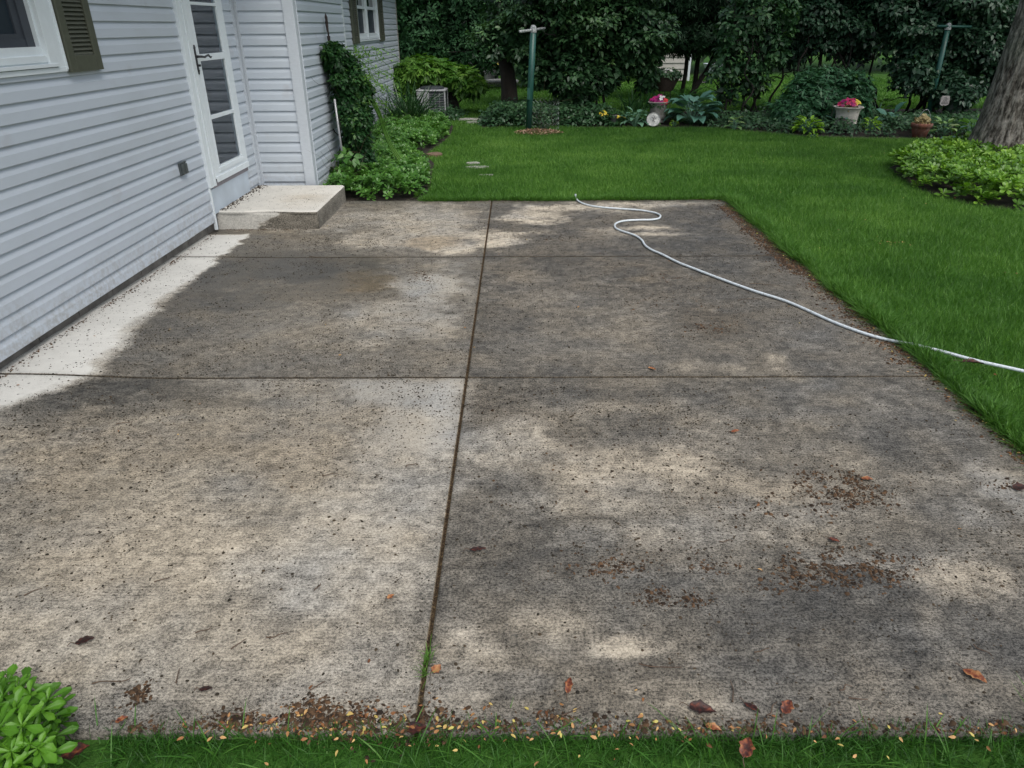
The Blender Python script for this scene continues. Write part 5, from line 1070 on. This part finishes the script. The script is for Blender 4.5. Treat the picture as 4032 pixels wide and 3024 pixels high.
# blue grey wheelbarrow-like tub near the shed
wb = empty('wheelbarrow', (6.05,23.6,0), 'grey blue wheelbarrow parked by the shed corner', 'wheelbarrow'); s = MB()
s.add([(5.7,23.4,.55),(6.3,23.4,.55),(6.3,23.9,.55),(5.7,23.9,.55),(5.82,23.5,.3),(6.15,23.5,.3),(6.15,23.8,.3),(5.82,23.8,.3)], [(0,1,5,4),(1,2,6,5),(2,3,7,6),(3,0,4,7),(4,5,6,7)]); s.build('tray', M['kick'], wb)
s = MB(); s.tube([(5.9,23.5,.3),(6.5,23.5,.75)], .015, 6).tube([(5.9,23.8,.3),(6.5,23.8,.75)], .015, 6).tube([(6.1,23.5,.3),(6.2,23.5,.0)], .015, 6).tube([(6.1,23.8,.3),(6.2,23.8,.0)], .015, 6); s.build('handles', M['black'], wb)
s = MB(); s.tube([(5.72+.13*math.cos(a), 23.65, .14+.13*math.sin(a)) for a in np.linspace(0, 2*np.pi, 20)], .035, 8); s.build('wheel', M['black'], wb)
# far left: block wall with wire panel, edging ring, flowers
bw = gpY(1830, 290, 25.0); s = MB()
for r_i in range(5):
    for k in range(5): s.box(bw[0]-1.0+.42*k+(.2 if r_i % 2 else 0), bw[0]-.6+.42*k+(.2 if r_i % 2 else 0), 25, 25.3, .16*r_i, .16*r_i+.152)
tag(s.build('block_wall', M['ac']), 'low grey block wall beyond the far lawn on the left', 'wall')
fp = empty('wire_fence', (bw[0], 24.6, 0), 'black wire grid panel in front of the low block wall', 'fence'); s = MB()
for k in range(9): s.tube([(bw[0]-.4+.12*k, 24.6, 0), (bw[0]-.4+.12*k, 24.6, .95)], .008, 4)
for z in np.arange(.1, .95, .14): s.tube([(bw[0]-.4, 24.6, z), (bw[0]+.56, 24.6, z)], .008, 4)
s.build('grid', M['black'], fp)
rc = gp(1975, 325); s = MB(); s.tube([(rc[0]+.5*math.cos(a), rc[1]+.45*math.sin(a), .04) for a in np.linspace(0, 2*np.pi, 33)], .045, 8); tag(s.build('pond_ring', M['plate'], smooth=True), 'pale oval ring lying at the far end of the lawn', 'pond edging')
yf = empty('yellow_lily', (rc[0], rc[1]+.8, 0), 'yellow flowers above the pale ring at the far end', 'flowers'); tuft((rc[0], rc[1]+.8, .2), .3, 40, 'lf_shrub', yf, 260, .14, h=.3); petals((rc[0]-.05, rc[1]+.6, .5), .2, 9, 'fl_yellow', 'yellow_flowers', yf, 261, .08)
sheet('far_path', [(-5,22.9),(2.2,22.9),(2.2,24.3),(-5,24.3)], -.02, simple('pale_gravel', (.22,.20,.18), .95, .3, 30), 'pale gravel path beyond the far lawn')
# second yard patch, pale
# stepping stones
rg = np.random.default_rng(270)
def stone(c, rx, ry, mat, label, z=.004):
    n = 13; s = MB(); V = []
    r = [1+rg.uniform(-.18, .15) for _ in range(n)]
    for zz in (-.05, z, z+.004):
        for k in range(n): a = 2*np.pi*k/n; f_ = r[k]*(.93 if zz > z else 1); V.append((c[0]+rx*f_*math.cos(a), c[1]+ry*f_*math.sin(a), zz))
    s.add(V, [(i*n+k, i*n+(k+1) % n, (i+1)*n+(k+1) % n, (i+1)*n+k) for i in range(2) for k in range(n)]+[tuple(range(2*n, 3*n))]); tag(s.build('stepping_stone', M[mat]), label, 'stepping stone', 'stepping stones in the lawn')
for (x, y, rx, ry, lb_) in ((1880,652,.19,.07,'long pale stepping stone sunk in the lawn just beyond the patio'),(1862,636,.13,.05,'small pale stone just behind the long one in the lawn'),(1915,683,.12,.03,'thin sliver of pale stone in front of the long one'),
    (1850,466,.28,.12,'pale stone at the left of the far row beside the ivy'),(1900,470,.22,.10,'pale stone in the middle of the far row beside the ivy'),(1880,478,.2,.06,'narrow pale stone nearest the lawn in the far row'),(1945,475,.15,.06,'pale stone tucked against the ivy')):
    stone(gp(x, y), rx*(.8 if y > 600 else 1), ry, 'stone', lb_, -.014 if y > 600 else -.006)
stone(gp(1712, 607), .11, .12, 'brownstone', 'brown stone in the gap of the leafy bed along the house', .01)

# ------------------------------------------------------------------ litter
LUMP = [(math.cos(a)*.5, math.sin(a)*.5*.75, 0) for a in np.linspace(0, 2*np.pi, 7)[:-1]]+[(0, 0, .35), (.2, .1, .3)]
LUMPF = [(0,1,7),(1,2,6,7),(2,3,6),(3,4,6),(4,5,6),(5,0,7,6)]
rng = np.random.default_rng(300)
def lumps(x, y, s_, tint, extra=0.0):
    n = len(x); z = np.where((x > PX0) & (x < PX1) & (y > PY0) & (y < PY1), gz(x, y)+.0005, -.012)+extra
    z = np.where((x < -1.78) & (y > 6.28), .166, z)
    a = rng.uniform(0, 2*np.pi, n); X_ = np.stack([np.cos(a), np.sin(a), rng.normal(0, .1, n)], -1)
    return leaves(LUMP, LUMPF, np.stack([x, y, z], -1), X_, np.tile([0, 0, 1.], (n, 1))+rng.normal(0, .15, (n, 3)), s_, rng.uniform(.5, 1.3, n), tint)
# dark specks everywhere, denser in some places
fb = FB(); n = 130000; x = rng.uniform(PX0+.03, PX1, n); y = PY0+(PY1-PY0)*rng.uniform(0, 1, n); dens = .24+1.5*np.clip(fbm(x*1.1, y*1.1, 200, 4)*2.6-.9, 0, 1)*np.clip(fbm(x*9, y*9, 201, 4)*4-1.6, 0, 1)
for (cx, cy, rx, ry, a) in ((900,880,150,70,1.3),(880,620,110,50,1.2),(750,470,150,30,.8),(1150,500,100,40,.6),(1250,650,220,60,.6),(1300,1150,300,120,.5),(1400,950,150,50,.5)):
    c = gp(cx*D, cy*D); e = gp((cx+rx)*D, cy*D); u_ = gp(cx*D, (cy-ry)*D); dens += a*np.exp(-(((x-c[0])/(e[0]-c[0]))**2+((y-c[1])/(u_[1]-c[1]))**2)*1.2)
xb_ = np.interp(y, bp[o_, 1], bp[o_, 0]); dens = np.where(x < xb_, dens*.35, dens); dens = np.where((x < -1.76) & (y > 6.25), dens*.15, dens)
k = rng.uniform(0, 1, n) < dens*.75; x, y = x[k], y[k]
fb.add(lumps(x, y, np.clip(rng.lognormal(-5.36, .48, len(x)), .0025, .015), rng.uniform(.1, 1, len(x))))
n = 170; x = rng.uniform(-2.6, -1.8, n); y = rng.uniform(6.3, 7.34, n); k = rng.uniform(0, 1, n) < .4+.6*fbm(x*5, y*5, 90)-.1; fb.add(lumps(x[k], y[k], rng.uniform(.003, .008, k.sum()), rng.uniform(0, .8, k.sum())))
tag(fb.build('seed_litter', M['litter']), 'thousands of dark seed specks strewn over the patio and step', 'litter', kind='stuff')
# brown crumbs: clusters, centre joint, slab edges
fb = FB(); xs_, ys_ = [], []
for (cx, cy, rx, ry, m_) in ((1800,1045,60,26,420),(1850,1075,70,20,260),(1830,1225,100,26,520),(1900,1240,40,22,160),(1710,1240,40,12,120),(1430,1290,40,14,120),(1500,1298,30,10,60),(1300,1230,50,12,140),(1360,1220,30,10,60),(1540,1225,50,10,90),(912,598,16,8,90),(1535,708,40,10,160),(1435,600,40,6,90),(1430,655,60,12,80),(300,1500,18,18,120),(1690,1270,60,8,60),(1200,515,60,10,50),(1720,1100,100,30,120),(2170,1050,40,8,60),(1370,1190,90,20,90),(1240,1000,200,60,90),(1690,555,25,6,60)):
    c = gp(cx*D, cy*D); e = gp((cx+rx)*D, cy*D); u_ = gp(cx*D, (cy-ry)*D); m_ = int(m_*2.6); q_ = rng.normal(0, .8, (2, m_)); k = rng.uniform(0, 1, m_) < np.clip(fbm(q_[0]*3.1+cx, q_[1]*2.3+cy, 9, 4)*5-2.0, .04, 1); xs_.append(c[0]+q_[0][k]*(e[0]-c[0])); ys_.append(c[1]+q_[1][k]*(u_[1]-c[1]))
def strip(x0, x1, y0, y1, m_, sx, sy, amp=1.0):
    t_ = rng.uniform(0, 1, m_*2); k = rng.uniform(0, 1, m_*2) < np.clip(fbm(t_*22, t_*3, 210, 3)*2.4-.65, .05, 1); t_ = t_[k]; xs_.append(x0+(x1-x0)*t_+sx*np.abs(rng.normal(0, 1, len(t_)))*amp); ys_.append(y0+(y1-y0)*t_+sy*np.abs(rng.normal(0, 1, len(t_)))*amp)
strip(PX1-.03, PX1-.03, 1.9, 7.4, 3600, -.04, 0); strip(PX1-.07, PX1-.07, 3.4, 7.35, 2600, -.07, 0); strip(PX1-.18, PX1-.18, 4.9, 7.2, 1300, .06, 0); strip(-.95, PX1, PY1, PY1, 1700, 0, -.014)
strip(-1.0, 2.1, PY0, PY0, 1500, 0, .022); strip(XW+.01, XW+.01, 3.0, 6.2, 700, .03, 0); strip(-2.62, -1.8, 6.255, 6.255, 160, 0, -.02)
for cx, cy, r in ((1265,2850,.055),(1460,2860,.07),(1350,2840,.04),(1700,2860,.06),(1200,2835,.03),(880,2850,.04),(1230,2790,.045),(960,2850,.03),(2180,2850,.03)):
    c = gp(cx, cy); m_ = int(4600*r); xs_.append(c[0]+rng.normal(0, r, m_)); ys_.append(c[1]+rng.normal(.01, r*.45, m_))
x = np.concatenate(xs_); y = np.concatenate(ys_); fb.add(lumps(x, y, np.clip(rng.lognormal(-5.05, .55, len(x)), .0025, .02)*np.where(x > PX1-.3, 1.35, 1), rng.uniform(0, 1, len(x))))
n = 2600; y = rng.uniform(PY0, PY1, n); x = JX+rng.normal(0, .0022, n); fb.add(lumps(x, y, rng.uniform(.003, .007, n), rng.uniform(0, .6, n), -.006))
n = 320; t_ = rng.uniform(0, 1, n); fb.add(lumps(XW+.02+np.abs(rng.normal(0, .05, n)), 6.28+t_*1.1, rng.uniform(.006, .02, n), rng.uniform(0, .4, n), .002))
tag(fb.build('leaf_crumbs', M['brown']), 'red brown leaf crumbs gathered in patches and along the slab edges', 'litter', kind='stuff')
# orange maple wings
fb = FB(); n = 0; xs_, ys_ = [], []
for cx, cy, r, m_ in ((1265,2840,.06,36),(1480,2850,.1,60),(1700,2850,.09,30),(900,2850,.06,22),(1150,2830,.08,18),(1980,2850,.10,18),(2180,2850,.1,18),(2600,2850,.15,16),(3100,2880,.2,14),(3700,2880,.2,10),(1600,2790,.15,16),(2400,2860,.15,14)):
    c = gp(cx, cy); xs_.append(c[0]+rng.normal(0, r, m_)); ys_.append(c[1]+rng.normal(0, .035, m_)-.01)
m_ = 300; t_ = rng.uniform(0, 1, m_); xs_.append(PX1-.05-np.abs(rng.normal(0, .05, m_))); ys_.append(2.0+t_*5.2)
m_ = 60; xs_.append(rng.uniform(PX0+.1, PX1, m_)); ys_.append(rng.uniform(PY0, PY1, m_)); cq = gp(3505, 968); m_ = 26; xs_.append(cq[0]+rng.normal(0, .06, m_)); ys_.append(cq[1]+rng.normal(0, .05, m_))
m_ = 60; xs_.append(rng.uniform(2.3, 6, m_)); ys_.append(rng.uniform(3, 11, m_)); m_ = 40; xs_.append(rng.uniform(-1, 1.5, m_)); ys_.append(rng.uniform(1.0, 1.2, m_))
x = np.concatenate(xs_); y = np.concatenate(ys_); n = len(x); on = (x < PX1) & (y > PY0) & (y < PY1); z = np.where(on, gz(x, y)+.004, .028)
fb.add(leaves(OV, OVF, np.stack([x, y, z], -1), np.stack([rng.normal(0, 1, n), rng.normal(0, 1, n), rng.normal(0, .2, n)], -1), np.tile([0, 0, 1.], (n, 1))+rng.normal(0, .35, (n, 3)), rng.uniform(.008, .019, n), .9, rng.uniform(0, 1, n)))
tag(fb.build('maple_seed_wings', M['samara']), 'orange and yellow maple seed wings along the patio edges', 'litter', kind='stuff')
# twigs
s = MB()
for cx, cy, l, a in ((800,2480,.045,.6),(940,2535,.05,.9),(1090,2500,.06,.3),(640,2280,.05,.5),(1250,2700,.045,.7),(440,2680,.1,.2),(960,2800,.08,.15),(1250,2310,.035,1.2),(2880,2720,.07,1.4),(2600,2620,.12,-.1),(3870,2560,.05,-1.0),(3330,2710,.04,.3),(2860,2130,.05,.1),(1240,1010,.10,-.15),(1620,1830,.05,.6),(490,1665,.07,.3),(3010,1120,.2,-.2),(2950,1180,.16,.15),(3380,2750,.05,-.1),(3040,2790,.06,.8),(2250,2800,.06,.5),(1300,1870,.06,.2),(3000,2560,.05,.3),(130,2330,.05,.7),(700,2660,.05,1.8)):
    c = gp(cx, cy, .006); d_ = np.array([math.cos(a), math.sin(a), 0])*l; P = [c-d_/2, c-d_*.2+rng.normal(0, l*.06, 3)*[1,1,.3], c+d_*.2+rng.normal(0, l*.08, 3)*[1,1,.3], c+d_/2]; s.tube(catmull(P, 5), np.linspace(.0022, .001, 16), 5)
tag(s.build('twig_litter', M['twig']), 'thin brown twigs and stalks scattered over the slabs', 'litter', kind='stuff')
# pine/maple leaves as single things
def dead(cx, cy, L0, ang, tint, wid, label, cup=.25, z=.006):
    c = gp(cx, cy, z); rg = np.random.default_rng(int(cx+cy)); nu, nv = 9, 7; V = []; T = []
    ca, sa = math.cos(ang), math.sin(ang); ph = rg.uniform(0, 6)
    for i in range(nu):
        u = i/(nu-1); w_ = wid*L0*.5*math.sin(math.pi*min(1, .06+.94*u)**.85)*(1+.22*math.sin(i*2.3+ph)); w_ = max(w_, .0008)
        for j in range(nv):
            v = j/(nv-1)*2-1; lx = (u-.5)*L0; ly = v*w_; zz = cup*L0*(.45*v*v*math.sin(math.pi*u)+.22*math.sin(5*u+ph)*(.5+.5*v)+.10*math.sin(9*v+4*u))+.002+.12*cup*L0
            V.append((c[0]+lx*ca-ly*sa, c[1]+lx*sa+ly*ca, c[2]+max(zz, -.002))); T.append(np.clip(tint+.18*math.sin(3*v+ph)+rg.normal(0, .07)-.10*(abs(v) > .9), 0, 1))
    ii = np.arange(nu*nv).reshape(nu, nv); Q = np.stack([ii[:-1, :-1], ii[:-1, 1:], ii[1:, 1:], ii[1:, :-1]], -1).reshape(-1, 4)
    root = empty('fallen_leaf', (c[0], c[1], 0), label, 'leaf', 'fallen leaves on the patio')
    fast_mesh('blade', np.array(V), [Q], np.array(T), M['deadleaf'], root, smooth=True)
    s = MB(); e = np.array([c[0]-ca*L0*.5, c[1]-sa*L0*.5, c[2]+.003]); s.tube(catmull([e, e+[-ca*L0*.25, -sa*L0*.25+.004, .004], e+[-ca*L0*.45+.004, -sa*L0*.45-.004, 0]], 4), .0011, 5); s.build('stalk', M['twig'], root)
for a in ((1882,2165,.055,.1,.18,.45,'dark red and black leaf just right of the centre joint, halfway up the near slab'),
 (335,2525,.05,.4,.08,.6,'crumpled very dark leaf alone on the near left slab'),(1720,2635,.032,.9,.95,.9,'pale orange triangular leaf beside the grass tuft in the joint'),
 (1540,2350,.028,.8,.85,.6,'small orange leaf left of the centre joint on the near slab'),(2240,2700,.052,1.35,.62,.38,'slim upright orange brown leaf on the near right slab'),
 (2768,2795,.07,-.25,.15,.55,'wide dark red leaf, leftmost of the three near the bottom edge'),(2962,2790,.045,-.8,.3,.4,'narrow red leaf in the middle of the three near the bottom edge'),
 (3100,2785,.05,.9,.5,.6,'heart shaped red orange leaf, rightmost of the three near the bottom edge'),(3838,2665,.06,-.9,.8,.55,'tan and brown curled leaf near the right side of the near slab'),
 (2940,2945,.058,1.1,.45,.6,'red leaf lying on the near grass strip'),(2810,2868,.04,-.4,.85,.5,'orange curled leaf where the near grass begins'),
 (2567,1453,.045,-.8,.95,.55,'small orange leaf near the middle cross joint, right half'),(2895,1700,.04,.3,.85,.5,'tiny orange leaf on the middle of the right half'),
 (3415,1888,.045,-.2,.72,.5,'orange leaf above the brown crumb patch at the right'),(3288,2130,.04,-.5,.4,.5,'red brown leaf above the dark patch at the lower right'),
 (622,1213,.09,.1,.05,.4,'dark flat leaf at the border between pale strip and damp slab'),(4018,1922,.06,.2,.1,.7,'dark brown leaf cut by the right edge of the photo'),
 (812,2715,.035,.1,.03,.5,'small black leaf low on the near left slab'),(3440,1205,.07,1.2,.3,.5,'brown leaf standing in the grass beside the right slab edge'),
 (3830,1430,.10,-.3,.1,.35,'dark leaf lying over the hose in the grass'),(480,2835,.03,.5,.7,.6,'small brown leaf low at the left near the corner plant'),(1640,2870,.05,.2,.2,.8,'dark red leaf in the litter at the foot of the centre joint'),
 (300,2960,.06,.5,.25,.8,'brown leaf between the corner plant and the near grass'),(1075,2840,.03,.7,.9,.5,'tan leaf in the near left litter line')):
    cx, cy, L0, an, ti, wd, lb_ = a
    onp = cx < 3300 or cy > 1500
    dead(cx, cy, L0, an, ti, wd, lb_, z=.03 if (cy > 2900 or cx in (3440, 3830)) else .005)
